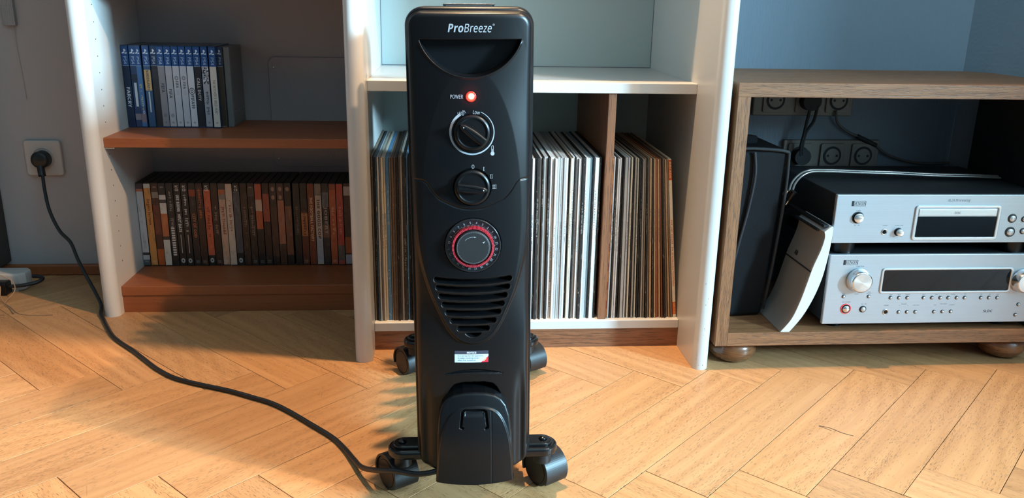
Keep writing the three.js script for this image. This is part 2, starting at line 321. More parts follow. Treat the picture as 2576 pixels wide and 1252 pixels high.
// ---------------------------------------------------------------- spines: printed atlases
const DVD = [ // [base colour, text, text colour, bands [from, to, colour], label words]
  ['#b9b4b4', '', '#000', [[0, .06, '#4a3c3c'], [.06, .09, '#b06a50'], [.84, .87, '#3a3430'], [.93, 1, '#4d5258']], 'pale grey'],
  ['#c98545', 'liegen lernen', '#6b2a14', [[0, .05, '#c9c0b4']], 'orange'],
  ['#4a2a1c', '', '#ddd', [[.10, .17, '#8b7a68'], [.26, .62, '#6b2f1c'], [.80, 1, '#b0511f']], 'dark brown and orange'],
  ['#c8bdae', '', '#222', [[0, .13, '#2a2522'], [.19, .23, '#3a302a'], [.36, .64, '#b9653a'], [.64, .68, '#40302a']], 'white and orange blocked'],
  ['#221d1b', '~', '#9a8f86', [[.52, .9, '#221d1b']], 'black with pale lettering'],
  ['#211c1a', 'DIE BIENE  HEUT DATE', '#e6e0d8', [], 'black with white computer-disc mark'],
  ['#211c1a', '~', '#cfc8c0', [], 'black with smaller white lettering'],
  ['#2a211e', 'CITY OF GOD', '#c06a3c', [[.07, .15, '#8a3a24']], 'black with copper lettering'],
  ['#3a2418', '~', '#b4573a', [], 'dark brown with red script'],
  ['#c25a3a', '~', '#7a2a1c', [[0, .07, '#2a2220'], [.88, 1, '#1c1816']], 'bright red-orange'],
  ['#38241a', '~', '#8b7464', [], 'brown with faint lettering'],
  ['#c49a80', '~', '#7a4030', [[0, .07, '#4a4440'], [.07, .13, '#b5663a'], [.13, .19, '#8a7a70']], 'pink-cream'],
  ['#c9b09a', '~', '#9a5038', [], 'cream with red lettering'],
  ['#4a4a4e', '', '#e0e0e0', [[0, .09, '#26201e'], [.85, 1, '#1e1a18']], 'slate grey'],
  ['#3c281c', '~', '#7a6656', [], 'plain dark brown'],
  ['#33231a', '~', '#86705e', [[.04, .15, '#4c4038']], 'dark brown with grey top'],
  ['#2e1f18', '', '#ccc', [[0, .19, '#b5543a'], [.19, .33, '#c4a088'], [.33, .55, '#b4552e'], [.87, 1, '#181412']], 'red, cream and black striped'],
  ['#3b2219', '', '#ccc', [[.12, .46, '#9c4630'], [.88, 1, '#241c18']], 'dark red'],
  ['#4c3022', '', '#ccc', [[0, .28, '#3c2c24'], [.9, 1, '#2a1e18']], 'reddish brown'],
  ['#a8664a', '', '#ccc', [[0, .2, '#54382c'], [.74, 1, '#4a3022']], 'tan pink'],
  ['#7c4a34', '', '#ccc', [[0, .27, '#342620'], [.88, 1, '#2c1e18']], 'russet brown'],
  ['#2c201a', '~', '#6c5848', [], 'near-black'],
  ['#66331f', '~', '#5a2c18', [[0, .34, '#2c221c'], [.36, .64, '#b06a38']], 'brown with an orange panel'],
  ['#7e3a20', 'THE FOOTBALL FACTORY', '#e0b488', [], 'rust with pale lettering'],
  ['#c4aa94', 'THE GOOD COP', '#2c2018', [[0, .14, '#8a7a6c'], [.66, .98, '#a8a4a8']], 'white with black lettering'],
  ['#3a302a', 'JOBERT', '#a89a8c', [[.1, .28, '#6a6864'], [.5, .66, '#74503a']], 'dark photo-printed'],
  ['#b85a34', '~', '#d8a07c', [[0, .07, '#9c5030']], 'orange-red'],
  ['#bc4c3c', '~', '#d88a74', [[.76, .95, '#6a5c50']], 'pinkish red'],
  ['#4a3024', '', '#ccc', [[.03, .14, '#b8a898'], [.66, .86, '#a4502c'], [.88, 1, '#a8a0a4']], 'brown with a white label'],
  ['#3a2a22', '', '#ccc', [[.2, .4, '#6c5a50']], 'dim brown'],
  ['#2c211c', '', '#ccc', [], 'plain black'],
];
function inkMarks(g, x, y, len, size, color) { // print too small to read: a run of short uneven strokes
  g.save(); g.fillStyle = color; g.globalAlpha = 0.75;
  for (let t = 0; t < len;) { const w = size * (0.12 + 0.16 * rnd()), h = size * (0.35 + 0.45 * rnd()); if (rnd() > 0.18) { g.fillRect(x - h / 2 + (rnd() - 0.5) * size * 0.2, y + t, h, w); if (rnd() < 0.5) g.fillRect(x + (rnd() - 0.5) * size * 0.5, y + t - w, w * 0.8, w * 3); } t += w * 2.1; }
  g.restore();
}
const vtext = (g, str, x, y, size, color, maxLen, bold = true, family = 'sans-serif') => { // text running down a spine
  if (str === '~') return inkMarks(g, x, y, maxLen, size, color);
  g.save(); g.translate(x, y); g.rotate(Math.PI / 2); g.fillStyle = color; g.font = `${bold ? 'bold ' : ''}${size}px ${family}`; g.textBaseline = 'middle'; g.textAlign = 'left';
  const w = g.measureText(str).width; if (maxLen && w > 0) g.scale(maxLen / w, 1); g.fillText(str, 0, 0); g.restore();
};
const dvdAtlas = canvasTex(2048, 640, (g, W, H) => {
  g.fillStyle = '#1c1816'; g.fillRect(0, 0, W, H);
  DVD.forEach(([base, txt, tc, bands], k) => {
    const x = k * 64; g.fillStyle = base; g.fillRect(x, 0, 64, H);
    for (const [a, b, c] of bands) { g.fillStyle = c; g.fillRect(x, a * H, 64, (b - a) * H + 1); }
    for (let n = 0; n < 26; n++) { g.fillStyle = n % 2 ? 'rgba(0,0,0,0.06)' : 'rgba(255,235,215,0.05)'; g.fillRect(x + rnd() * 44, rnd() * H, 8 + rnd() * 20, 8 + rnd() * 60); }
    if (txt) { const len = { 1: 0.32, 4: 0.42, 5: 0.46, 6: 0.46, 7: 0.30, 9: 0.38, 12: 0.38, 23: 0.55, 24: 0.5 }[k] ?? 0.34; const at = { 1: .18, 4: .1, 5: .13, 6: .13, 7: .36, 23: .16, 24: .18, 12: .2, 8: .07 }[k] ?? 0.28; vtext(g, txt, x + 32, at * H, 40, tc, len * H); }
    if (k === 4) { g.fillStyle = '#c8c0b8'; for (let n = 0; n < 12; n++) g.fillRect(x + 14, H * (.53 + n * .03), 34, H * .02); }
    if ([5, 6, 13, 9].includes(k)) { g.fillStyle = '#ddd8d0'; g.font = 'bold 26px sans-serif'; g.textAlign = 'center'; g.textBaseline = 'middle'; g.fillText('PC', x + 32, 22); g.fillText('CD', x + 32, 46); g.beginPath(); g.arc(x + 32, H * .945, 19, 0, 7); g.fillStyle = '#b8b4b0'; g.fill(); g.beginPath(); g.arc(x + 32, H * .945, 9, 0, 7); g.fillStyle = '#55504c'; g.fill(); }
    if ([5, 6].includes(k)) { g.fillStyle = '#b0a8a0'; g.fillRect(x + 28, H * .62, 7, H * .23); }
    if ([1, 3, 7, 8, 10, 11, 12, 15, 16, 17, 22, 24, 26].includes(k)) { g.fillStyle = 'rgba(220,210,200,0.55)'; g.font = 'bold 17px sans-serif'; g.textAlign = 'center'; g.textBaseline = 'middle'; g.fillText('DVD', x + 32, H * .955); g.fillRect(x + 14, H * .972, 36, 3); }
    if ([0, 2, 3, 15].includes(k)) { g.fillStyle = 'rgba(220,210,200,0.6)'; g.font = 'bold 16px sans-serif'; g.textAlign = 'center'; g.fillText('DVD', x + 32, k ? 26 : H * .96); }
    if ([18, 19, 20].includes(k)) { g.fillStyle = '#9a7a64'; g.beginPath(); g.arc(x + 32, 40, 17, 0, 7); g.fill(); if (k < 20) { g.beginPath(); g.arc(x + 32, 105, 17, 0, 7); g.fill(); } }
  });
});
const GAMES = [
  ['#1c2b48', 'FARCRY', '#dfe3e6', .50, .26, 44, [], 'dark navy game case with large white lettering'],
  ['#26426a', '', '#fff', .5, .3, 30, [[.34, .44, '#1e2c44'], [.45, .75, '#d0d4d8', .38], [.84, .92, '#8a8088']], 'blue game case with a pale stripe'],
  ['#3d6fa3', '~', '#d4b878', .47, .32, 34, [[.74, .84, '#2a4c80'], [.84, .95, '#7c6e78']], 'bright blue game case with gold lettering'],
  ['#2e5478', 'BORDERLANDS', '#1e2a38', .29, .25, 34, [[.285, .545, '#cfa873'], [.56, .82, '#c8ccd0', .2]], 'blue game case with a tan title panel'],
  ['#2b2d33', '', '#fff', .5, .3, 30, [[.28, .4, '#33353c']], 'near-black game case'],
  ['#8f8a90', 'FIFA', '#2c2a2c', .45, .12, 40, [], 'grey football game case'],
  ['#b3b0b6', 'FIFA', '#2c2a2c', .52, .12, 40, [], 'pale football game case with low lettering'],
  ['#c0bfc6', 'FIFA', '#3c3a3c', .42, .09, 36, [[.525, .6, '#b5b4bb', .5]], 'pale football game case'],
  ['#bfbfc8', 'FIFA', '#3c3a3c', .43, .09, 36, [[.53, .6, '#b3b3bc', .5]], 'pale football game case'],
  ['#cfd0d8', 'FIFA19', '#17181c', .60, .17, 40, [], 'whitish football game case with a ringed emblem'],
  ['#26282e', 'CALL DUTY', '#c9c9c9', .38, .29, 40, [], 'black game case with squarish grey lettering'],
  ['#a8a8b0', '~', '#3c3c44', .56, .30, 38, [], 'speckled grey game case with brush lettering'],
  ['#d8cfc6', 'THE WITCHER 3: WILD HUNT', '#3a3430', .40, .44, 36, [], 'cream game case'],
  ['#4a4034', '', '#fff', .5, .3, 30, [], 'dusty brown game case'],
];
const gameAtlas = canvasTex(1024, 640, (g, W, H) => {
  g.fillStyle = '#1d2a44'; g.fillRect(0, 0, W, H);
  GAMES.forEach(([base, txt, tc, at, len, size, bands], k) => {
    const x = k * 64; g.fillStyle = base; g.fillRect(x, 0, 64, H);
    const head = k === 4 || k === 13 ? '#1f3a63' : '#1f4f8c';
    for (const [a, b, c, wf = 1] of bands) { g.fillStyle = c; g.fillRect(x + 32 - 32 * wf, a * H, 64 * wf, (b - a) * H); }
    if (k === 11) for (let n = 0; n < 60; n++) { g.fillStyle = n % 3 ? '#2c2c33' : '#e0e0e6'; g.beginPath(); g.arc(x + 4 + rnd() * 56, H * (.25 + rnd() * .2), 2 + rnd() * 5, 0, 7); g.fill(); }
    g.fillStyle = head; g.fillRect(x, 0, 64, H * .235);
    g.fillStyle = '#aebfd2'; g.fillRect(x, H * .235, 64, 3);
    // console mark: a short upright with two swept feet, over the console's name
    g.fillStyle = '#dfe8f2'; g.fillRect(x + 26, H * .03, 8, H * .055); g.beginPath(); g.moveTo(x + 34, H * .03); g.lineTo(x + 46, H * .042); g.lineTo(x + 44, H * .062); g.lineTo(x + 34, H * .055); g.fill();
    g.beginPath(); g.ellipse(x + 17, H * .078, 11, 5, -0.25, 0, 7); g.fill(); g.beginPath(); g.ellipse(x + 46, H * .082, 11, 5, -0.25, 0, 7); g.fill();
    vtext(g, 'PS4', x + 32, H * .118, 38, '#c9d6e4', H * .10, false);
    if (txt) vtext(g, txt, x + 32, at * H, size, tc, len * H, k !== 12);
    if ([7, 8, 9].includes(k)) { g.strokeStyle = k === 9 ? '#1b1c20' : '#8c8c92'; g.lineWidth = k === 9 ? 5 : 8; g.beginPath(); g.arc(x + 32, H * (k === 9 ? .55 : .385), k === 9 ? 25 : 15, 0, 7); g.stroke(); g.beginPath(); g.arc(x + 32, H * (k === 9 ? .55 : .385), 11, 0, 7); g.stroke(); }
    if (k >= 5 && k !== 10 && k < 13) { g.fillStyle = 'rgba(90,80,90,0.35)'; g.beginPath(); g.ellipse(x + 32, H * .95, 12, 9, 0, 0, 7); g.fill(); if (k < 7) { g.beginPath(); g.ellipse(x + 32, H * .86, 17, 16, 0, 0, 7); g.fill(); } }
    if (k === 2) { g.strokeStyle = '#d8dade'; g.lineWidth = 5; g.beginPath(); g.arc(x + 40, H * .82, 11, 0, 7); g.stroke(); }
  });
});
function setRectUV(g, u0, u1, v0, v1) { // planar uv from x, y extent
  g.computeBoundingBox(); const b = g.boundingBox, p = g.attributes.position, uv = new Float32Array(p.count * 2);
  for (let i = 0; i < p.count; i++) { uv[2 * i] = u0 + (u1 - u0) * (p.getX(i) - b.min.x) / (b.max.x - b.min.x); uv[2 * i + 1] = v0 + (v1 - v0) * (p.getY(i) - b.min.y) / (b.max.y - b.min.y); }
  g.setAttribute('uv', new THREE.BufferAttribute(uv, 2)); return g;
}
const ord = n => n + (n % 100 > 10 && n % 100 < 14 ? 'th' : ['th', 'st', 'nd', 'rd'][n % 10] ?? 'th');
const mDvd = new THREE.MeshPhysicalMaterial({ map: dvdAtlas, roughness: 0.42 }), mGame = new THREE.MeshPhysicalMaterial({ map: gameAtlas, roughness: 0.38 });
{
  const dx = (0.741 - 0.2425) / 31.6, top = 31;
  const caseG = new RoundedBoxGeometry(0.0146, 0.19, 0.1245, 2, 0.0012).translate(0, 0.095, -0.0625);
  DVD.forEach((d, k) => {
    const x = XL + 0.0085 + dx * k + (k > 20 ? 0.003 : 0), z = 0.1285 + rr(-0.0012, 0.0012);
    const o = thing('film_case', `${d[4]} film case, ${ord(k + 1)} from the left on the bottom shelf`, 'film case', [x, 0.058, z], 'film cases on the bottom shelf');
    obj('case', caseG, M.caseBlack, o);
    obj('spine_insert', setRectUV(lim(-0.0070, 0.0070, 0.0025, 0.1875, -0.0003, 0.0003), k * 64 / 2048, (k * 64 + 64) / 2048, 0, 1), mDvd, o);
  });
}
{
  const mBlue = std(0.035, 0.085, 0.19, 0.2, { transmission: 0.25, thickness: 0 }), mClear = std(0.18, 0.19, 0.19, 0.3);
  const caseG = new RoundedBoxGeometry(0.0146, 0.171, 0.1225, 2, 0.0012).translate(0, 0.0855, -0.0613);
  const xs = [0, 1, 1.75, 2.7, 3.6, 4.55, 5.5, 6.45, 7.4, 8.35, 9.3, 10.3, 11.35, 12.16];
  GAMES.forEach((d, k) => {
    const x = XL + 0.0085 + xs[k] * 0.0156 + (k === 12 ? 0.001 : 0), z = 0.1262 + (k === 12 ? 0.004 : k === 2 ? 0.003 : k === 4 ? -0.004 : k === 13 ? -0.010 : 0);
    const o = thing('game_case', `${d[7]}, ${ord(k + 1)} from the left on the upper shelf`, 'game case', [x, 0.3674, z], 'game cases on the upper shelf');
    obj('case', caseG.clone().scale(k === 2 ? 0.75 : k === 13 ? 0.7 : 0.97, k === 13 ? 0.985 : 1, 1), k === 13 ? mClear : mBlue, o);
    obj('spine_insert', setRectUV(lim(-0.0066 * (k === 2 || k === 13 ? 0.74 : 1), 0.0066 * (k === 2 || k === 13 ? 0.74 : 1), 0.003, 0.168, -0.0003, 0.0003), (k * 64 + 1) / 1024, (k * 64 + 63) / 1024, 0, 1), mGame, o);
  });
  // a clear empty case closing the row
  const e = thing('game_case', 'empty greyish see-through case closing the row of games', 'game case', [XL + 0.0085 + 13.0 * 0.0156, 0.3674, 0.1110], 'game cases on the upper shelf');
  obj('case', caseG.clone().scale(0.85, 0.985, 0.88), mClear, e);
  obj('lid_rim', [lim(0.0061, 0.0065, 0.006, 0.165, -0.008, -0.005), lim(0.0061, 0.0065, 0.03, 0.034, -0.105, -0.008)], std(0.24, 0.25, 0.25, 0.3), e);
}

// ---------------------------------------------------------------- records
const LPC = 40;
const lpKinds = []; // columns of the atlas: [colour, ink, mottled]
const lpCols = ['#e2e0de', '#d6d4d2', '#c9c8c8', '#eceae8', '#1d1b1a', '#26221f', '#2f2925', '#b9b6b2', '#a39a90', '#8a7460', '#6c5544', '#c4a27c', '#d8c8b0', '#4a3a30', '#334a5e', '#5b86a8', '#9cc0d4', '#a65a34', '#7c4a30', '#141313'];
for (let k = 0; k < LPC - 2; k++) lpKinds.push([lpCols[k % lpCols.length], k]);
const lpAtlas = canvasTex(1280, 1024, (g, W, H) => {
  for (let k = 0; k < LPC; k++) {
    const x = k * 32, c = k === LPC - 3 ? '#e6e4e0' : k < LPC - 2 ? lpCols[k % lpCols.length] : k === LPC - 2 ? '#e3d3bb' : '#b86a30';
    g.fillStyle = c; g.fillRect(x, 0, 32, H);
    const lightC = parseInt(c.slice(1, 3), 16) > 120;
    for (let n = 0; n < (lightC ? 16 : 34); n++) { g.fillStyle = lightC ? `rgba(70,55,45,${0.05 + rnd() * 0.2})` : `rgba(225,215,205,${0.08 + rnd() * 0.45})`; const edge = rnd() < 0.6; g.fillRect(x + (edge ? (rnd() < 0.5 ? 0 : 27) : rnd() * 28), 20 + rnd() * (H - 20), edge ? 5 : 3 + rnd() * 9, 3 + rnd() * (edge ? 40 : 12)); }
    if (k < LPC - 3 && k % 3 !== 1) inkMarks(g, x + 16, H * (0.1 + 0.5 * rnd()), H * (0.10 + 0.14 * rnd()), 17, lightC ? '#4c4642' : '#b5afa6');
    if (k === LPC - 2) { g.fillStyle = '#c8581c'; g.fillRect(x, H * .02, 32, H * .12); g.fillRect(x, H * .9, 32, H * .08); vtext(g, 'ARCADE', x + 16, H * .03, 24, '#e8c090', H * .10); vtext(g, 'AUF UND NIEDER · Die 20 schönsten Trinklieder', x + 16, H * .38, 20, '#b8481c', H * .42); vtext(g, 'ADE G 23', x + 16, H * .905, 22, '#e8b060', H * .07); }
    if (k === LPC - 3) { g.save(); g.translate(x + 16, H * .93); g.rotate(-Math.PI / 2); g.fillStyle = '#26221f'; g.font = 'bold 19px sans-serif'; g.textBaseline = 'middle'; g.fillText('2 S3 164-165', 0, 0); g.fillText('MENDELSSOHN', H * .16, 0); g.fillText('PAULUS', H * .31, 0); g.restore(); }
    if (k === LPC - 1) { g.fillStyle = '#8a3a1c'; for (let n = 0; n < 8; n++) g.fillRect(x + 4, H * (.05 + n * .12), 24, H * .05); }
    g.fillStyle = c; g.fillRect(x, 0, 32, 14);
  }
});
const mLp = new THREE.MeshPhysicalMaterial({ map: lpAtlas, roughness: 0.55 });
const lpName = c => { const r = parseInt(c.slice(1, 3), 16), b = parseInt(c.slice(5, 7), 16); return r > 190 && b > 190 ? 'white' : b > r + 12 ? 'blue' : r > 140 && b > 130 ? 'grey' : r < 60 ? 'black' : r - b > 70 ? 'orange-brown' : r > 180 ? 'cream' : 'brown'; };
function record(x, lean, t, col, h, z, label, group) {
  const c = Math.min(0.0009, t * 0.28), e = t / 2; // folded card: the spine's edges are rounded off
  let g = new THREE.ExtrudeGeometry(shapeOf([[-e, 0.313], [-e, c], [-e + c * 0.4, c * 0.3], [-e + c, 0], [e - c, 0], [e - c * 0.4, c * 0.3], [e, c], [e, 0.313]]), { depth: h, bevelEnabled: false }).rotateX(-Math.PI / 2).scale(1, 1, 1);
  const p = g.attributes.position, n = g.attributes.normal, uv = g.attributes.uv;
  for (let i = 0; i < p.count; i++) {
    if (n.getZ(i) > 0.2) uv.setXY(i, (col * 32 + 2 + 28 * (p.getX(i) / t + 0.5)) / 1280, p.getY(i) / h * (1 - 16 / 1024));
    else uv.setXY(i, (col * 32 + 16) / 1280, 1 - 6 / 1024);
  }
  const m = obj('record_sleeve', g, mLp); m.position.set(x, 0.0549 + (lean ? Math.abs(Math.sin(lean)) * t / 2 : 0), z); m.rotation.z = lean; return tag(m, label, 'record', group);
}
{
  // compartment left of the divider: stand upright, side by side
  let x = XM1 + 0.001, k = 0; const list = [];
  while (x < 0.2205) {
    const t = rnd() < 0.12 ? rr(0.0052, 0.0066) : rr(0.0026, 0.0042);
    const right = x > 0.08, pick = rnd();
    let col;
    if (right) { const f = (x - 0.085) / 0.136; col = f < 0.32 ? (pick < 0.45 ? [0, 2, 7, 3][Math.floor(rnd() * 4)] : [4, 5, 6, 19, 26][Math.floor(rnd() * 5)]) : (pick < 0.58 ? [0, 1, 2, 3, 7, 20, 21, 23][Math.floor(rnd() * 8)] : pick < 0.68 ? [16, 15, 36][Math.floor(rnd() * 3)] : [4, 24, 19, 8, 12][Math.floor(rnd() * 5)]); }
    else col = pick < 0.36 ? [4, 5, 6, 19, 24, 25][Math.floor(rnd() * 6)] : pick < 0.46 ? [14, 15, 34][Math.floor(rnd() * 3)] : [8, 9, 7, 10, 11, 12, 28, 29][Math.floor(rnd() * 8)];
    if (x + t > 0.2215) break;
    if (!list.some(e => e[2] === LPC - 3) && x > 0.126) col = LPC - 3;
    list.push([x + t / 2, t, col]); x += t + 0.0005; k++;
  }
  const N = list.length;
  list.forEach(([xx, t, col], i) => {
    const w = lpName(col === LPC - 3 ? '#e6e4e0' : lpCols[col % lpCols.length]), th = t > 0.005 ? 'thick ' : '';
    const fromLeft = xx < 0.02;
    record(xx, 0, t, col, 0.3135 + rr(-0.002, 0.0015), 0.4685 + rr(-0.004, 0.003), fromLeft ? `${th}${w} record sleeve, ${ord(i + 1)} from the white upright left of the heater` : `${th}${w} record sleeve, ${ord(N - i)} to the left of the wooden divider`, 'records in the wide compartment');
  });
  // compartment right of the divider: fanned, leaning to the left
  const n2 = 30, cols2 = [39, 0, 5, 0, 3, 19, 4, 7, 2, 12, 19, 8, 12, 4, 5, 28, 9, 24, 29, 11, 6, 11, 17, 11, 18, 4, 9, 11, 29, 38];
  let bx = 0.2385;
  for (let i = 0; i < n2; i++) {
    const f = i / (n2 - 1), t = i === n2 - 1 ? 0.0062 : i === 7 ? 0.0055 : rr(0.0026, 0.0033), leanAt = q => 0.004 + Math.pow(q / (n2 - 1), 1.4) * 0.099, lean = leanAt(i);
    const w = i === n2 - 1 ? 'cream orange-labelled' : lpName(i === 0 ? '#b86a30' : lpCols[cols2[i] % lpCols.length]);
    record(bx + t / 2, lean, t, cols2[i], 0.3135 + rr(-0.002, 0.0015), 0.4690 + rr(-0.003, 0.003), `${w} record sleeve, ${ord(i + 1)} to the right of the wooden divider`, 'records in the narrow compartment');
    bx += t + 0.0004 + (leanAt(i + 1) - lean) * 0.318 + (i === 8 || i === 11 ? 0.002 : 0);
  }
}

// ---------------------------------------------------------------- oil heater
const HT = { x: -0.0325, z: 0.78, lean: 0.0138 }, FZ = 0.23; // face plane 0.23 in front of the heater's base point
const sstep = (a, b, x) => { const t = Math.max(0, Math.min(1, (x - a) / (b - a))); return t * t * (3 - 2 * t); };
const sdBox = (x, y, cx, cy, hx, hy, r) => { const qx = Math.abs(x - cx) - hx + r, qy = Math.abs(y - cy) - hy + r; return Math.hypot(Math.max(qx, 0), Math.max(qy, 0)) + Math.min(Math.max(qx, qy), 0) - r; };
const lerpT = (tab, v) => { if (v <= tab[0][0]) return tab[0][1]; for (let i = 1; i < tab.length; i++) if (v <= tab[i][0]) { const [a, b] = tab[i - 1], [c, d] = tab[i]; return b + (d - b) * (v - a) / (c - a); } return tab[tab.length - 1][1]; };
const polySD = pts => (x, y) => {
  let d = 1e9, inn = false;
  for (let i = 0, j = pts.length - 1; i < pts.length; j = i++) {
    const [ax, ay] = pts[j], [bx, by] = pts[i], ex = bx - ax, ey = by - ay, wx = x - ax, wy = y - ay, t = Math.max(0, Math.min(1, (wx * ex + wy * ey) / (ex * ex + ey * ey)));
    d = Math.min(d, (wx - t * ex) ** 2 + (wy - t * ey) ** 2); if ((ay > y) !== (by > y) && x < ax + ex * (y - ay) / ey) inn = !inn;
  }
  return (inn ? -1 : 1) * Math.sqrt(d);
};
const smoothPts = (pts, n) => new THREE.SplineCurve(pts.map(p => new THREE.Vector2(...p))).getPoints(n).map(p => [p.x, p.y]);
const shieldR = [[0.0135, 0.2388], [0.0245, 0.2475], [0.0325, 0.260], [0.039, 0.2737], [0.0515, 0.3043], [0.0608, 0.3394], [0.0652, 0.372], [0.0668, 0.40], [0.0676, 0.44], [0.0676, 0.52]];
const sdShield = polySD(smoothPts([...shieldR.map(([x, y]) => [-x, y]).reverse(), [0, 0.2355], ...shieldR], 70));
const seamRaw = [[0, 0.4055], [0.010, 0.4063], [0.0196, 0.4088], [0.030, 0.4135], [0.0382, 0.4180], [0.046, 0.4265], [0.051, 0.4345], [0.0544, 0.4380], [0.058, 0.4395], [0.07, 0.4400]];
const seamY = smoothPts([[-0.01, 0.4063], ...seamRaw], 120).filter(p => p[0] >= 0);
seamY.unshift([0, 0.4055]);
const slots = [[0.3186, 0.0445], [0.3085, 0.0424], [0.2980, 0.0392], [0.2876, 0.0358], [0.2775, 0.0314], [0.2670, 0.0257], [0.2571, 0.0173]];
function faceH(x, y) {
  const ax = Math.abs(x);
  let h = -0.0085 * Math.pow(x / 0.066, 2) - 0.0012 * Math.pow(ax / 0.066, 8);
  // raised face inside a stepped-back rim
  const din = sdBox(x, y, 0, 0.342, 0.0665, 0.2825, 0.013);
  const bev = Math.max(0, Math.min(1, (din + 0.0035) / 0.0075)); h -= 0.0095 * (1 - Math.sqrt(1 - Math.min(0.9999, bev * bev))) * 0.75 + 0.0024 * sstep(0.002, 0.0045, din);
  const dout = sdBox(x, y, 0, 0.3442, 0.073, 0.2892, 0.021);
  const e = Math.max(0, Math.min(1, (dout + 0.0045) / 0.0045)); h -= 0.0055 * (1 - Math.sqrt(1 - Math.min(0.9999, e * e)));
  // long soft crease: flanks fall away outside an ellipse
  const el = Math.hypot(x / 0.0585, (y - 0.40) / 0.168);
  if (y > 0.235) h -= 0.012 * Math.max(0, Math.min(0.55, el - 1)) * sstep(0.235, 0.30, y) * sstep(0.64, 0.50, y);
  // oval centre piece standing proud of the lower cover
  if (y < 0.46) { const dS = sdShield(x, y), f = sstep(0.455, 0.40, y); h -= 0.0036 * sstep(-0.0012, 0.0026, dS) * f; h += 0.0003 * Math.exp(-Math.pow((dS + 0.001) / 0.0014, 2)) * f; }
  // grip recess with a lip below
  const dc = Math.max(Math.hypot(x, y - 0.6181) - 0.0603, y - 0.5984), dg = dc + 0.0006;
  h -= 0.036 * sstep(0.0006, -0.0024, dg) + 0.006 * sstep(-0.002, -0.02, dg);
  h += 0.0010 * Math.exp(-Math.pow((dg - 0.0016) / 0.0012, 2)) * sstep(0.5975, 0.592, y);
  // joint between upper and lower cover
  const ds = y - lerpT(seamY, ax); h -= 0.0014 * Math.exp(-Math.pow(ds / 0.00075, 2)); h -= 0.0004 * sstep(0.0005, -0.0005, ds);
  // seats of lamp, knobs and timer
  h -= 0.0010 * sstep(0.0004, -0.0006, Math.hypot(x - 0.0009, y - 0.4957) - 0.0208);
  h -= 0.0012 * sstep(0.0004, -0.0006, Math.hypot(x - 0.0003, y - 0.4321) - 0.0219);
  h -= 0.0035 * sstep(0.0004, -0.0006, Math.hypot(x - 0.0005, y - 0.3613) - 0.0333);
  // air slots, sagging in the middle
  for (const [ys, hw] of slots) {
    if (Math.abs(y - ys) > 0.012) continue;
    const yc = ys - 0.0026 * (1 - Math.pow(Math.min(1, ax / 0.046), 2)) + 0.0026 * (1 - Math.pow(hw / 0.046, 2)) * 0.4;
    const d = Math.hypot(Math.max(ax - hw + 0.001, 0), y - yc) - 0.0031;
    h -= 0.012 * sstep(0.0004, -0.0012, d); if (y < yc) h += 0.0005 * Math.exp(-Math.pow((d - 0.0007) / 0.0007, 2));
  }
  { const d = Math.max(Math.hypot(x, y - 0.2562) - 0.0115, y - 0.2497); h -= 0.010 * sstep(0.0004, -0.0012, d); }
  // arched crease and the cord recess under it
  { const yc = 0.1972 - 0.0045 * Math.pow(ax / 0.036, 2), d = Math.abs(y - yc) - 0.0019 * Math.max(0, 1 - Math.pow(ax / 0.0365, 2)); if (ax < 0.0365) h -= 0.0034 * sstep(0.0006, -0.0010, d); }
  if (y < 0.19) { const wR = lerpT([[0.10, 0.040], [0.15, 0.0372], [0.166, 0.0325], [0.174, 0.0285], [0.1795, 0.0235], [0.1825, 0.012], [0.1828, 0]], y); const d = Math.max(ax - wR, y - 0.1828); h -= 0.022 * sstep(0.0008, -0.003, d); }
  // shallow flutes left and right of the cord box
  if (y < 0.21) h -= 0.0042 * Math.exp(-Math.pow((ax - 0.060) / 0.0055, 2)) * sstep(0.205, 0.14, y);
  return h;
}
const heater = thing('oil_heater', 'tall black oil-filled radiator heater on castors standing in the middle', 'heater', [HT.x, 0, HT.z]);
const lean = g => g.rotateZ(HT.lean);
const onFace = (g, dz = 0) => { const p = g.attributes.position; for (let i = 0; i < p.count; i++) p.setZ(i, p.getZ(i) + FZ + faceH(p.getX(i), p.getY(i)) + dz); g.computeVertexNormals(); return lean(g); };
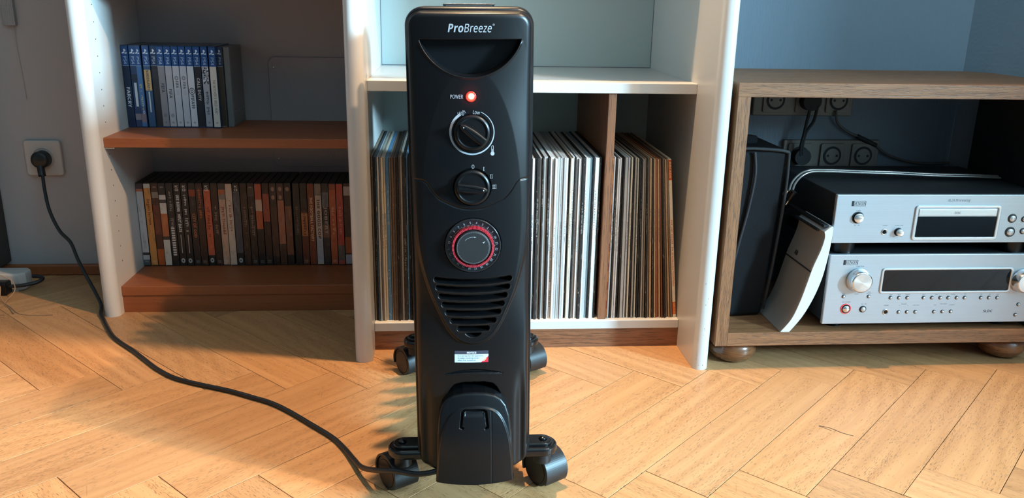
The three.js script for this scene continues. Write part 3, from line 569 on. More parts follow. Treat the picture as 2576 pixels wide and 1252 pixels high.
{
  const outl = (x, y) => sdBox(x, y, 0, 0.3442, 0.073, 0.2892, 0.021);
  // front covers: relief surface on a fine net, its border drawn onto the outline
  const nx = 196, ny = 760, x0 = -0.0745, x1 = 0.0745, y0 = 0.0535, y1 = 0.635;
  const pos = new Float32Array((nx + 1) * (ny + 1) * 3), inside = new Uint8Array((nx + 1) * (ny + 1)), upper = new Uint8Array((nx + 1) * (ny + 1));
  for (let j = 0; j <= ny; j++) for (let i = 0; i <= nx; i++) {
    let x = x0 + (x1 - x0) * i / nx, y = y0 + (y1 - y0) * j / ny; const id = j * (nx + 1) + i;
    let d = outl(x, y);
    if (d > 0) { const ee = 1e-5, gx = (outl(x + ee, y) - outl(x - ee, y)) / (2 * ee), gy = (outl(x, y + ee) - outl(x, y - ee)) / (2 * ee); x -= gx * d; y -= gy * d; }
    inside[id] = d < 0.0009 ? 1 : 0; upper[id] = y > lerpT(seamY, Math.abs(x)) ? 1 : 0;
    pos[id * 3] = x; pos[id * 3 + 1] = y; pos[id * 3 + 2] = FZ + faceH(x, y);
  }
  const iu = [], il = [];
  for (let j = 0; j < ny; j++) for (let i = 0; i < nx; i++) {
    const a = j * (nx + 1) + i, b = a + 1, c = a + nx + 1, d = c + 1; if (inside[a] + inside[b] + inside[c] + inside[d] < 4) continue;
    (upper[a] + upper[d] > 1 ? iu : il).push(a, b, d, a, d, c);
  }
  const full = new THREE.BufferGeometry(); full.setAttribute('position', new THREE.BufferAttribute(pos, 3)); full.setIndex(iu.concat(il)); full.computeVertexNormals();
  for (const [nm, idx] of [['upper_front_cover', iu], ['lower_front_cover', il]]) {
    const g = new THREE.BufferGeometry(); g.setAttribute('position', full.attributes.position.clone()); g.setAttribute('normal', full.attributes.normal.clone()); g.setIndex(idx);
    obj(nm, lean(g.toNonIndexed()), M.blackPlastic, heater);
  }
  // side wall of the control housing
  const hs = extrude(roundRect(-0.073, 0.055, 0.073, 0.6334, 0.021), 0.078, 0.002, 12).translate(0, 0, FZ - 0.0262 - 0.078);
  obj('control_housing', lean(hs), M.blackPlastic, heater);
  // radiator fins: eleven pressed-steel ribs
  for (let k = 0; k < 11; k++) {
    const z = FZ - 0.115 - k * 0.0318, s = roundRect(-0.069, 0.088, 0.069, 0.622, 0.02);
    const rib = extrude(s, 0.007, 0.003, 8).translate(0, 0, z - 0.0035);
    const tubeG = [0.125, 0.585].map(y => cyl(0.013, 0.013, 0.0318, 16).rotateX(Math.PI / 2).translate(0, y, z));
    const bulge = [-1, 1].map(sg => { const b = new RoundedBoxGeometry(0.03, 0.40, 0.020, 2, 0.009); b.translate(sg * 0.048, 0.355, z); return b; });
    obj('radiator_fin', lean(geoms([rib, ...tubeG, ...bulge])), M.blackGloss, heater);
  }
  const rear = extrude(roundRect(-0.071, 0.07, 0.071, 0.626, 0.02), 0.02, 0.004, 10).translate(0, 0, FZ - 0.115 - 11 * 0.0318);
  obj('rear_cover', lean(rear), M.blackPlastic, heater);
  // warning plate on top
  const plate = new THREE.Group(); plate.name = 'warning_plate'; heater.add(plate);
  obj('plate', lean(geoms([lim(-0.0295, 0.0305, 0.6210, 0.6352, 0.09, 0.168, 0.0008), lim(-0.030, 0.031, 0.6346, 0.6360, 0.086, 0.1685, 0.0006)])), std(0.02, 0.02, 0.021, 0.3), plate);
  obj('plate_edge', lean(geoms([lim(-0.0255, 0.0265, 0.6336, 0.6341, 0.1680, 0.1687), lim(-0.0265, -0.0255, 0.6215, 0.6341, 0.1680, 0.1687), lim(0.0265, 0.0275, 0.6215, 0.6341, 0.1680, 0.1687)])), M.metal, plate);
  obj('plate_lettering', lean(text('DO NOT COVER', 0.008, { f: fontB, depth: 0.0003, width: 0.048 }).rotateX(-Math.PI / 2).translate(0.0005, 0.6361, 0.130)), M.print, plate);

  // lettering
  const pro = text('Pro', 0.0090, { f: fontB, italic: 0.2, cx: false, width: 0.0172 }).translate(-0.0250, 0.6108, -0.0001), bre = text('Breeze', 0.0090, { italic: 0.2, cx: false, width: 0.0305 }).translate(-0.0070, 0.6108, -0.0001);
  const reg = [new THREE.TorusGeometry(0.00095, 0.00016, 6, 16).translate(0.0256, 0.6143, 0.0001), text('R', 0.0010, { depth: 0.0003 }).translate(0.0256, 0.6143, 0)];
  obj('brand_lettering', onFace(geoms([pro, bre, ...reg])), M.print, heater);
  obj('power_lettering', onFace(text('POWER', 0.0043, { width: 0.0142 }).translate(-0.0163, 0.5362, -0.0001)), M.print, heater);
  const hi = text('High', 0.0042, { width: 0.0085 }).rotateZ(0.42).translate(-0.0111, 0.5182, 0), lo = text('Low', 0.0042, { width: 0.0078 }).rotateZ(-0.12).translate(0.0058, 0.5186, 0);
  const thermo = geoms([new THREE.TorusGeometry(0.0011, 0.0003, 6, 16, Math.PI).translate(0.024, 0.4792, 0.0002), lim(0.0227, 0.0232, 0.4728, 0.4792, 0, 0.0004), lim(0.0248, 0.0253, 0.4728, 0.4792, 0, 0.0004), cyl(0.0023, 0.0023, 0.0004, 20).rotateX(Math.PI / 2).translate(0.024, 0.4712, 0.0002), lim(0.0236, 0.0244, 0.4712, 0.4765, 0, 0.0004)]);
  // temperature sweep: a ring that swells from Low to High
  const ringPos = [], ringIdx = []; const a0 = THREE.MathUtils.degToRad(66), a1 = THREE.MathUtils.degToRad(-238);
  for (let i = 0; i <= 90; i++) { const f = i / 90, a = a0 + (a1 - a0) * f, ro = 0.0256 + 0.0004 * f, ri = ro - (0.0006 + 0.0024 * f); for (const r of [ro, ri]) ringPos.push(0.0007 + Math.cos(a) * r, 0.4957 + Math.sin(a) * r, 0.00035); if (i < 90) { const k = i * 2; ringIdx.push(k, k + 1, k + 2, k + 1, k + 3, k + 2); } }
  const ring = new THREE.BufferGeometry(); ring.setAttribute('position', new THREE.Float32BufferAttribute(ringPos, 3)); ring.setIndex(ringIdx); ring.computeVertexNormals();
  obj('thermostat_lettering', onFace(geoms([hi, lo, thermo, ring.toNonIndexed()])), M.print, heater);
  obj('switch_lettering', onFace(geoms([text('0', 0.0046).translate(0.0014, 0.4564, -0.0001), text('I', 0.0046, { f: fontS }).translate(0.0138, 0.4535, -0.0001), text('II', 0.0046, { f: fontS, width: 0.0030 }).translate(0.0225, 0.4445, -0.0001), text('III', 0.0046, { f: fontS, width: 0.0046 }).translate(0.0262, 0.4322, -0.0001)])), M.print, heater);
  // power lamp
  const lz = FZ + 0.0005, lampG = new THREE.Group(); lampG.name = 'power_lamp'; heater.add(lampG);
  obj('lamp_ring', lean(new THREE.TorusGeometry(0.0052, 0.0009, 10, 32).translate(-0.0003, 0.5362, lz)), std(0.42, 0.03, 0.02, 0.3, { emissive: new THREE.Color(1, 0.04, 0.03), emissiveIntensity: 0.18 }), lampG);
  obj('lamp_lens', lean(new THREE.SphereGeometry(0.0050, 24, 14).scale(1, 1, 0.45).translate(-0.0003, 0.5362, lz - 0.0002)), std(0.5, 0.04, 0.02, 0.2, { emissive: new THREE.Color(1, 0.13, 0.05), emissiveIntensity: 1.1 }), lampG);
  obj('lamp_core', lean(new THREE.SphereGeometry(0.0034, 20, 12).scale(1, 1, 0.4).translate(-0.0001, 0.5366, lz + 0.0014)), std(0.8, 0.5, 0.3, 0.3, { emissive: new THREE.Color(1, 0.62, 0.34), emissiveIntensity: 1.7 }), lampG);
  const glow = new THREE.PointLight(new THREE.Color(1, 0.12, 0.05), 0.0012, 0, 2); glow.castShadow = true; glow.position.set(-0.0003 - 0.5362 * HT.lean, 0.5362, lz + 0.008); heater.add(glow);
  // knobs
  function knob(cx, cy, r, ang, name) {
    const k = new THREE.Group(); k.name = name; heater.add(k);
    const z = FZ + faceH(cx, cy);
    const body = lathe([[0, 0], [r, 0], [r, 0.004], [r - 0.0006, 0.0052], [r - 0.0022, 0.0060], [r - 0.0034, 0.0066], [r - 0.0040, 0.0058], [r - 0.006, 0.0052], [0, 0.0062]], 64).rotateX(Math.PI / 2).translate(cx, cy, z);
    obj('knob_body', lean(body), M.blackPlastic, k);
    const L = r - 0.0035, s = new THREE.Shape(); s.moveTo(-L, -0.0046); s.quadraticCurveTo(-L - 0.002, 0, -L, 0.0046); s.quadraticCurveTo(0, 0.0062, L * 0.75, 0.0034); s.quadraticCurveTo(L + 0.004, 0, L * 0.75, -0.0034); s.quadraticCurveTo(0, -0.0062, -L, -0.0046);
    obj('grip', lean(extrude(s, 0.0105, 0.0022, 10).rotateZ(ang).translate(cx, cy, z + 0.004)), M.blackPlastic, k);
    obj('pointer_dot', lean(new THREE.SphereGeometry(0.0009, 10, 8).translate(cx + Math.cos(ang) * L * 0.72, cy + Math.sin(ang) * L * 0.72, z + 0.0143)), M.print, k);
  }
  knob(0.0007, 0.4957, 0.0207, THREE.MathUtils.degToRad(143), 'thermostat_knob');
  knob(0.0003, 0.4321, 0.0209, THREE.MathUtils.degToRad(-6), 'heat_switch_knob');
  // 24 hour timer
  const tx = 0.0005, ty = 0.3613, tz = FZ + faceH(tx, ty), T = new THREE.Group(); T.name = 'timer'; heater.add(T);
  const rim = lathe([[0, 0], [0.0333, 0], [0.0333, 0.0035], [0.0328, 0.0047], [0.0318, 0.0049], [0.0305, 0.0040], [0.0250, 0.0036], [0, 0.0036]], 80).rotateX(Math.PI / 2).translate(tx, ty, tz);
  obj('timer_ring', lean(rim), std(0.011, 0.011, 0.012, 0.22), T);
  const nums = []; for (let n = 1; n <= 24; n++) { const a = THREE.MathUtils.degToRad(96 - (5 - n) * -15 * -1); nums.push(text(String(n), 0.0026, { depth: 0.0002, squeeze: 0.85 }).rotateZ(a - Math.PI / 2).translate(tx + Math.cos(a) * 0.0283, ty + Math.sin(a) * 0.0283, tz + 0.0039)); }
  for (let n = 0; n < 96; n++) { const a = n / 96 * Math.PI * 2; nums.push(lim(0.0250, n % 4 ? 0.0259 : 0.0264, -0.00013, 0.00013, 0, 0.0002).rotateZ(a).translate(tx, ty, tz + 0.0037)); }
  obj('hour_numbers', lean(geoms(nums)), M.print, T);
  const pins = []; for (let n = 0; n < 96; n++) { const a = n / 96 * Math.PI * 2; pins.push(lim(0.0222, 0.0247, -0.00042, 0.00042, 0, 0.0105).rotateZ(a).translate(tx, ty, tz + 0.001)); }
  obj('timer_pins', lean(geoms(pins)), std(0.50, 0.035, 0.05, 0.45), T).userData.kind = 'stuff';
  obj('timer_dial', lean(lathe([[0, 0], [0.0218, 0], [0.0218, 0.006], [0.0203, 0.0125], [0.0198, 0.0131], [0.0190, 0.0133], [0, 0.0133]], 96).rotateX(Math.PI / 2).translate(tx, ty, tz)), std(0.012, 0.012, 0.013, 0.5), T);
  const tk = []; for (let n = 0; n < 96; n++) { const a = n / 96 * Math.PI * 2; tk.push(lim(0.0184, 0.0192, -0.00014, 0.00014, 0, 0.0002).rotateZ(a).translate(tx, ty, tz + 0.0132)); }
  const arc = []; for (let n = 0; n < 14; n++) { const a = THREE.MathUtils.degToRad(133 - n * 3.6); arc.push(lim(0.0131, 0.0135, -0.0005, 0.0005, 0, 0.0002).rotateZ(a).translate(tx, ty, tz + 0.0132)); }
  const tri = (pts) => new THREE.ExtrudeGeometry(shapeOf(pts), { depth: 0.0002, bevelEnabled: false }).translate(tx, ty, tz + 0.0132);
  arc.push(tri([[0.0012, 0.0139], [0.0012, 0.0125], [0.0036, 0.0130]]), tri([[0.0108, 0.0068], [0.0124, 0.0052], [0.0142, 0.0080]]));
  obj('dial_marks', lean(geoms([...tk, ...arc])), M.print, T);
  // notice sticker
  const stTex = canvasTex(512, 192, (g, W, H) => {
    g.fillStyle = '#c3d3e0'; g.fillRect(0, 0, W, H); g.fillStyle = '#3a3a46'; g.fillRect(0, 0, W, 58);
    g.fillStyle = '#f0f2f4'; g.font = 'bold 40px sans-serif'; g.textAlign = 'center'; g.textBaseline = 'middle'; g.fillText('NOTICE', W / 2, 31);
    g.fillStyle = '#26303c'; g.font = 'bold 30px sans-serif'; g.textAlign = 'left'; ['It is normal for the appliance', 'to make crackling noises', 'when first turned on.'].forEach((t, i) => { g.save(); g.translate(44, 84 + i * 36); g.scale(0.92, 1); g.fillText(t, 0, 0); g.restore(); });
    g.fillStyle = '#c8283c'; g.beginPath(); g.moveTo(W, 92); g.lineTo(W, H); g.lineTo(400, H); g.fill(); g.strokeStyle = '#e8c070'; g.lineWidth = 10; g.beginPath(); g.moveTo(438, 172); g.lineTo(482, 132); g.stroke();
  });
  const st = new THREE.PlaneGeometry(0.0418, 0.0156, 40, 12); st.rotateZ(-0.012).translate(-0.0024, 0.2173, 0.0004);
  obj('notice_sticker', onFace(st), new THREE.MeshPhysicalMaterial({ map: stTex, roughness: 0.4 }), heater);
  // cord storage box
  const boxPts = [[-0.0493, 0.0585], [-0.048, 0.083], [-0.0466, 0.120], [-0.0440, 0.150], [-0.0400, 0.1640], [-0.0340, 0.1725], [-0.0260, 0.1775], [-0.0140, 0.1805], [0, 0.1813], [0.0140, 0.1803], [0.0260, 0.1770], [0.0340, 0.1715], [0.0400, 0.1625], [0.0440, 0.148], [0.0468, 0.119], [0.0480, 0.083], [0.0486, 0.0585], [0.030, 0.0565], [0, 0.0556], [-0.030, 0.0568]];
  for (const p of boxPts) if (p[1] > 0.12) p[1] = 0.12 + (p[1] - 0.12) * 0.87;
  const boxS = new THREE.Shape(); boxPts.forEach(([x, y], i) => i ? boxS.lineTo(x, y) : boxS.moveTo(x, y)); boxS.closePath();
  const bx = new THREE.Group(); bx.name = 'cord_box'; heater.add(bx);
  const sdBoxPoly = polySD(boxPts), innW = [[0.05, 0.0482], [0.0588, 0.0478], [0.083, 0.0462], [0.112, 0.0432], [0.1315, 0.0385], [0.1460, 0.0314], [0.1530, 0.0230], [0.1562, 0.012], [0.1570, 0]];
  const innPts = smoothPts([...innW.map(([y, w]) => [-w, y]), ...innW.slice(0, -1).reverse().map(([y, w]) => [w, y])], 80), sdInn = polySD(innPts);
  const sdOut = sdBoxPoly;
  const segs = [[-0.0150, 0.1320, -0.0172, 0.1332], [-0.0172, 0.1332, -0.0150, 0.1520], [-0.0150, 0.1520, -0.0120, 0.1536], [-0.0120, 0.1536, 0.0112, 0.1528], [0.0112, 0.1528, 0.0140, 0.1510], [0.0140, 0.1510, 0.0160, 0.1325], [0.0160, 0.1325, 0.0134, 0.1312]];
  const sdSeg = (x, y, [a, b, c, d]) => { const t = Math.max(0, Math.min(1, ((x - a) * (c - a) + (y - b) * (d - b)) / ((c - a) ** 2 + (d - b) ** 2))); return Math.hypot(x - a - t * (c - a), y - b - t * (d - b)); };
  const boxH = (x, y) => {
    let h = 0.0255 - 2.3 * Math.pow(Math.max(0, y - 0.085), 2) - 2.4 * x * x;
    const d = sdOut(x, y), e = Math.max(0, Math.min(1, (d + 0.003) / 0.003)); h -= 0.003 * (1 - Math.sqrt(1 - Math.min(0.9999, e * e))) * sstep(0.062, 0.075, y);
    h += 0.0016 * sstep(0.0004, -0.0010, sdInn(x, y)) + 0.0004 * Math.exp(-Math.pow(sdInn(x, y) / 0.0008, 2)) * (x > 0 ? 1 : 0.2);
    let u = 1; for (const sg of segs) u = Math.min(u, sdSeg(x, y, sg)); h -= 0.0045 * sstep(0.0015, 0.0007, u);
    if (Math.abs(x) < 0.0115 && y > 0.1445 && y < 0.1535) h -= 0.0016 * sstep(0.1445, 0.1505, y);
    if (y < 0.152) h -= 0.0006 * Math.exp(-Math.pow((x - 0.0207) / 0.0004, 2));
    return h;
  };
  {
    const nx = 150, ny = 190, P = new Float32Array((nx + 1) * (ny + 1) * 3), ins = new Uint8Array((nx + 1) * (ny + 1)), idx = [];
    for (let j = 0; j <= ny; j++) for (let i = 0; i <= nx; i++) {
      let x = -0.0505 + 0.101 * i / nx, y = 0.0545 + 0.128 * j / ny; const id = j * (nx + 1) + i, d = sdOut(x, y);
      if (d > 0) { const ee = 1e-5, gx = (sdOut(x + ee, y) - sdOut(x - ee, y)) / (2 * ee), gy = (sdOut(x, y + ee) - sdOut(x, y - ee)) / (2 * ee), l = Math.hypot(gx, gy) || 1; x -= gx / l * d; y -= gy / l * d; }
      ins[id] = d < 0.0009 ? 1 : 0; P.set([x, y, FZ + boxH(x, y)], id * 3);
    }
    for (let j = 0; j < ny; j++) for (let i = 0; i < nx; i++) { const a = j * (nx + 1) + i, b = a + 1, c = a + nx + 1, d = c + 1; if (ins[a] + ins[b] + ins[c] + ins[d] === 4) idx.push(a, b, d, a, d, c); }
    const g = new THREE.BufferGeometry(); g.setAttribute('position', new THREE.BufferAttribute(P, 3)); g.setIndex(idx); g.computeVertexNormals();
    obj('box_door', lean(g.toNonIndexed()), M.blackPlastic, bx);
  }
  // walls of the box, following the outline back into the recess
  {
    const pts = boxS.getPoints(), pos = [];
    for (let i = 0; i < pts.length - 1; i++) {
      const n = 8; for (let k = 0; k < n; k++) {
        const A = pts[i].clone().lerp(pts[i + 1], k / n), B = pts[i].clone().lerp(pts[i + 1], (k + 1) / n), za = FZ + boxH(A.x, A.y) + 0.0004, zb = FZ + boxH(B.x, B.y) + 0.0004, zz = FZ - 0.024;
        pos.push(A.x, A.y, za, B.x, B.y, zb, B.x, B.y, zz, A.x, A.y, za, B.x, B.y, zz, A.x, A.y, zz);
      }
    }
    const g = new THREE.BufferGeometry(); g.setAttribute('position', new THREE.Float32BufferAttribute(pos, 3)); g.computeVertexNormals();
    obj('box_shell', lean(geoms([g, extrude(boxS, 0.003, 0).translate(0, 0, FZ - 0.026)])), M.blackPlastic, bx);
  }
}
{ // carriage: two cross bars with a castor at either end
  const AX = new THREE.Vector3(-0.84, 0, 0.54).normalize(), yaw = Math.atan2(AX.x, AX.z);
  for (const [zc, xl, xr, h] of [[0.965 - HT.z, -0.1465 - HT.x, 0.0785 - HT.x, 0.074], [0.602 - HT.z, -0.143 - HT.x, 0.093 - HT.x, 0.074]]) {
    const s = new THREE.Shape(), r = 0.0205; s.moveTo(xl + r, -r); s.lineTo(xr - r, -r); s.absarc(xr - r, 0, r, -Math.PI / 2, Math.PI / 2); s.lineTo(xl + r, r); s.absarc(xl + r, 0, r, Math.PI / 2, Math.PI * 1.5);
    const s2 = new THREE.Shape(), r2 = 0.0135; s2.moveTo(xl + r, -r2); s2.lineTo(xr - r, -r2); s2.absarc(xr - r, 0, r2, -Math.PI / 2, Math.PI / 2); s2.lineTo(xl + r, r2); s2.absarc(xl + r, 0, r2, Math.PI / 2, Math.PI * 1.5);
    const bar = new THREE.Group(); bar.name = 'castor_bar'; heater.add(bar);
    obj('bar', [extrude(s, 0.013, 0.004, 14).rotateX(-Math.PI / 2).translate(0, h - 0.013, zc), extrude(s2, 0.006, 0.0022, 14).rotateX(-Math.PI / 2).translate(0, h - 0.002, zc)], M.blackGloss, bar);
    for (const x of [xl + 0.019, xr - 0.019]) obj('bolt_head', lathe([[0, 0.004], [0.004, 0.0034], [0.0062, 0], [0, 0]], 16).translate(x, h + 0.0035, zc), M.blackGloss, bar);
    for (const x of [xl + 0.019, xr - 0.019]) {
      const c = new THREE.Group(); c.name = 'castor'; heater.add(c);
      const R = 0.0245, trail = new THREE.Vector3(AX.z, 0, -AX.x).multiplyScalar(-0.010);
      const cx = x + (x > 0 ? 0.012 : -0.004) + trail.x, cz = zc + trail.z - 0.012;
      const place = g => g.rotateY(yaw).translate(cx, R, cz);
      const wheel = z0 => lathe([[0, 0], [R - 0.006, 0], [R - 0.001, 0.0012], [R, 0.003], [R, 0.0115], [R - 0.0012, 0.013], [0, 0.013]], 40).rotateX(Math.PI / 2).translate(0, 0, z0);
      obj('wheel', place(wheel(0.0035)), M.rubber, c); obj('wheel', place(wheel(-0.0165)), M.rubber, c);
      // hood over the wheels
      const hoodS = new THREE.Shape(); hoodS.absarc(0, 0, R + 0.0025, -0.5, Math.PI + 0.35); hoodS.absarc(0, 0, R + 0.0004, Math.PI + 0.35, -0.5, true);
      obj('hood', place(new THREE.ExtrudeGeometry(hoodS, { depth: 0.036, bevelEnabled: true, bevelSize: 0.0006, bevelThickness: 0.0006, bevelSegments: 2, curveSegments: 24 }).translate(0, 0, -0.018)), M.rubber, c);
      obj('hub_cover', place(lathe([[0, 0.0012], [R - 0.006, 0.0009], [R - 0.0045, 0], [0, 0]], 36).rotateX(Math.PI / 2).translate(0, 0, 0.0164)), M.rubber, c);
      obj('stem', [cyl(0.011, 0.012, h - 0.012 - 0.046, 20).translate(x, 0.046 + (h - 0.058) / 2, zc), tube([[x, 0.05, zc], [(x + cx) / 2, 0.047, (zc + cz) / 2], [cx, 0.044, cz]], 0.0095, 8, 12)], M.rubber, c);
    }
  }
}
// ---------------------------------------------------------------- mains cord and socket
{
  const s = thing('wall_socket', 'beige square wall socket low on the left wall', 'socket', [-0.9785, 0.2785, 0]);
  obj('cover_plate', extrude(roundRect(-0.0402, -0.0402, 0.0402, 0.0402, 0.008), 0.010, 0.003, 8), M.plate, s);
  obj('socket_ring', lathe([[0.0215, 0.0095], [0.0235, 0.0115], [0.0250, 0.0110], [0.0255, 0.0095]], 40).rotateX(Math.PI / 2), M.plate, s);
  const c = new THREE.Group(); c.name = 'power_cord'; c.position.set(-HT.x, 0, -HT.z); heater.add(c);
  obj('plug', [lathe([[0, 0], [0.0195, 0], [0.0195, 0.016], [0.0178, 0.020], [0.012, 0.023], [0, 0.024]], 40).rotateX(Math.PI / 2).translate(-0.979, 0.2775, 0.0105), tube([[-0.979, 0.272, 0.024], [-0.9785, 0.262, 0.028], [-0.976, 0.250, 0.0325], [-0.9745, 0.243, 0.035]], 0.0078, 12, 14)], M.rubber, c);
  const path = [[-0.9742, 0.250, 0.0335], [-0.9606, 0.2148, 0.0628], [-0.9435, 0.176, 0.0906], [-0.9156, 0.1379, 0.1183], [-0.8831, 0.1185, 0.1461], [-0.8611, 0.0907, 0.1739], [-0.8369, 0.0636, 0.2017], [-0.8094, 0.0327, 0.2294], [-0.7890, 0.0135, 0.2572], [-0.7800, 0.0048, 0.285], [-0.7665, 0.004, 0.3090], [-0.7373, 0.004, 0.3623], [-0.7121, 0.004, 0.4041], [-0.6914, 0.004, 0.4304], [-0.644, 0.004, 0.4829], [-0.5754, 0.004, 0.5637], [-0.5379, 0.004, 0.5976], [-0.5059, 0.004, 0.6162], [-0.4753, 0.004, 0.6313], [-0.4305, 0.004, 0.6527], [-0.3856, 0.004, 0.6794], [-0.3562, 0.004, 0.6978], [-0.3261, 0.004, 0.724], [-0.281, 0.004, 0.772], [-0.2385, 0.004, 0.8195], [-0.2181, 0.005, 0.853], [-0.2030, 0.008, 0.8850], [-0.1874, 0.014, 0.9190], [-0.1617, 0.0330, 0.9600], [-0.134, 0.046, 0.985], [-0.1076, 0.050, 0.9995], [-0.0832, 0.054, 1.000], [-0.070, 0.058, 0.995]];
  const g1 = tube(path.map(([x, y, z]) => [x, y, z]), 0.0037, 420, 10), g2 = tube(path.map(([x, y, z], i) => i > 9 && i < 27 ? [x + 0.0016, y, z + 0.0012] : [x + 0.001, y, z + 0.001]), 0.0030, 420, 8);
  obj('cable', [g1, g2], M.rubber, c);
}
// ---------------------------------------------------------------- left wall bits
{
  const p = obj('wall_cover_plate', extrude(roundRect(-0.466, 0.26, -0.2365, 0.51, 0.016), 0.005, 0.0018, 8), M.wall); tag(p, 'white painted rounded cover plate screwed to the wall behind the bookcase', 'cover plate');
  for (const y of [0.487, 0.279]) obj('screw', lathe([[0, 0.0012], [0.002, 0.0009], [0.0028, 0], [0, 0]], 14).rotateX(Math.PI / 2).translate(-0.4545, y, 0.005), M.metal, p);
  const d = thing('cable_duct', 'short end of a white cable duct high on the left wall', 'cable duct', [-1.0085, 0.569, 0]);
  obj('duct', lim(-0.0128, 0.0128, 0, 1.4, 0.0005, 0.012, 0.0015), M.wall, d);
  obj('wire', tube([[0.004, 0.004, 0.006], [0.004, -0.05, 0.0018], [0.007, -0.12, 0.0016], [0.008, -0.16, 0.0016]], 0.0008, 20, 6), M.plate, d);
}
{ // things at the left edge of the floor
  const k = thing('speaker', 'dark slim loudspeaker standing against the wall at the left edge', 'speaker', [-1.1855, 0, 0.02]);
  obj('enclosure', lim(-0.1, 0.10, 0.032, 0.60, -0.018, 0.042, 0.004), std(0.035, 0.028, 0.024, 0.6), k);
  obj('foot', lim(-0.09, 0.07, 0.0, 0.032, -0.004, 0.030, 0.003), M.blackMatte, k);
  const p = thing('power_strip', 'white power strip lying on the floor by the left wall', 'power strip', [-1.035, 0, 0.10]);
  const body = extrude(shapeOf([[-0.085, -0.024], [0.020, -0.024], [0.030, -0.012], [0.030, 0.014], [0.020, 0.026], [-0.085, 0.026]]), 0.040, 0.005).rotateX(-Math.PI / 2);
  obj('strip_body', body, M.plate, p);
  obj('strip_base', lim(-0.085, 0.018, 0, 0.006, -0.026, 0.030, 0.001), std(0.30, 0.27, 0.24, 0.5), p);
  const a = thing('power_adapter', 'black plug-in adapter in front of the white power strip', 'adapter', [-1.058, 0, 0.145]);
  obj('adapter_body', lim(-0.045, 0.030, 0.0, 0.030, -0.016, 0.012, 0.004), M.blackPlastic, a);
  obj('adapter_lead', tube([[0.028, 0.017, -0.004], [0.055, 0.018, -0.008], [0.082, 0.021, -0.022], [0.088, 0.025, -0.035], [0.076, 0.027, -0.043], [0.062, 0.027, -0.0455]], 0.0042, 40, 10), M.rubber, a);
  const cord = std(0.36, 0.22, 0.13, 0.6);
  const t = obj('thin_cord', [
    tube([[-1.062, 0.052, 0.150], [-1.035, 0.050, 0.160], [-1.005, 0.036, 0.168], [-0.999, 0.020, 0.178], [-1.010, 0.0015, 0.205], [-0.985, 0.001, 0.235], [-0.962, 0.001, 0.268]], 0.0010, 60, 6),
    tube([[-1.062, 0.040, 0.160], [-1.030, 0.030, 0.175], [-1.024, 0.012, 0.190], [-1.010, 0.0015, 0.205], [-1.004, 0.001, 0.240], [-0.992, 0.001, 0.272], [-0.976, 0.001, 0.275], [-0.975, 0.001, 0.284], [-0.990, 0.001, 0.285], [-1.03, 0.001, 0.283]], 0.0009, 70, 6),
    tube([[-1.010, 0.0015, 0.205], [-0.985, 0.001, 0.230], [-0.950, 0.001, 0.268], [-0.915, 0.001, 0.278], [-0.88, 0.001, 0.276]], 0.0007, 50, 6)], cord);
  tag(t, 'thin tan cord looping over the floor at the left edge', 'cord');
}
// ---------------------------------------------------------------- hi-fi cabinet contents
const silver = (map) => new THREE.MeshPhysicalMaterial({ map, color: 0xffffff, roughness: 0.36, metalness: 0.55 });
const mSilver = std(0.66, 0.67, 0.68, 0.3, { metalness: 0.7 }), mChrome = std(0.75, 0.75, 0.75, 0.18, { metalness: 1 }), mDark = std(0.003, 0.0035, 0.005, 0.06, { specularIntensity: 0.7 }), mLid = std(0.020, 0.021, 0.023, 0.45);
const FZH = 0.58;
function button(x, y, r, d, parent, name = 'button', m = mSilver) {
  obj(name, lathe([[0, d], [r * 0.72, d], [r, d * 0.55], [r, 0], [0, 0]], 24).rotateX(Math.PI / 2).translate(x, y, FZH), m, parent);
  obj(name + '_surround', new THREE.TorusGeometry(r * 1.22, r * 0.22, 8, 24).translate(x, y, FZH + 0.0002), mLid, parent);
}
function frontTex(x0, x1, y0, y1, draw) { // print on a front panel, in metres
  const W = 2048, H = Math.round(W * (y1 - y0) / (x1 - x0)), k = W / (x1 - x0);
  return canvasTex(W, H, g => {
    g.fillStyle = '#bcc2c8'; g.fillRect(0, 0, W, H);
    for (let i = 0; i < 900; i++) { g.fillStyle = i % 2 ? 'rgba(255,255,255,0.035)' : 'rgba(0,0,0,0.03)'; g.fillRect(rnd() * W - 200, rnd() * H, 200 + rnd() * 500, 1); }
    draw(g, k, (x, y) => [(x - x0) * k, (y1 - y) * k]);
  });
}
const pt = (g, P, k, str, x, y, size, color = '#2a2c30', bold = false, fam = 'sans-serif', width = 0) => { const [a, b] = P(x, y); g.save(); g.translate(a, b); g.fillStyle = color; g.font = `${fam.startsWith('italic') ? 'italic ' : ''}${bold ? 'bold ' : ''}${size * k}px ${fam.replace('italic ', '')}`; g.textAlign = 'center'; g.textBaseline = 'middle'; if (width) { const w = g.measureText(str).width; if (w) g.scale(width * k / w, 1); } g.fillText(str, 0, 0); g.restore(); };
function denonLogo(g, P, k, x0, x1, y) { // outlined letters in a dark frame
  const [a, b] = P(x0, y + 0.0042), [c, d] = P(x1, y - 0.0042);
  g.fillStyle = '#2c3036'; g.fillRect(a, b, (c - a) * 0.16, d - b); g.strokeStyle = '#2c3036'; g.lineWidth = 3; g.strokeRect(a, b, c - a, d - b);
  pt(g, P, k, 'DENON', (x0 + x1) / 2 + 0.001, y - 0.0003, 0.0082, '#3a3e44', true, 'serif', (x1 - x0) * 0.94);
}
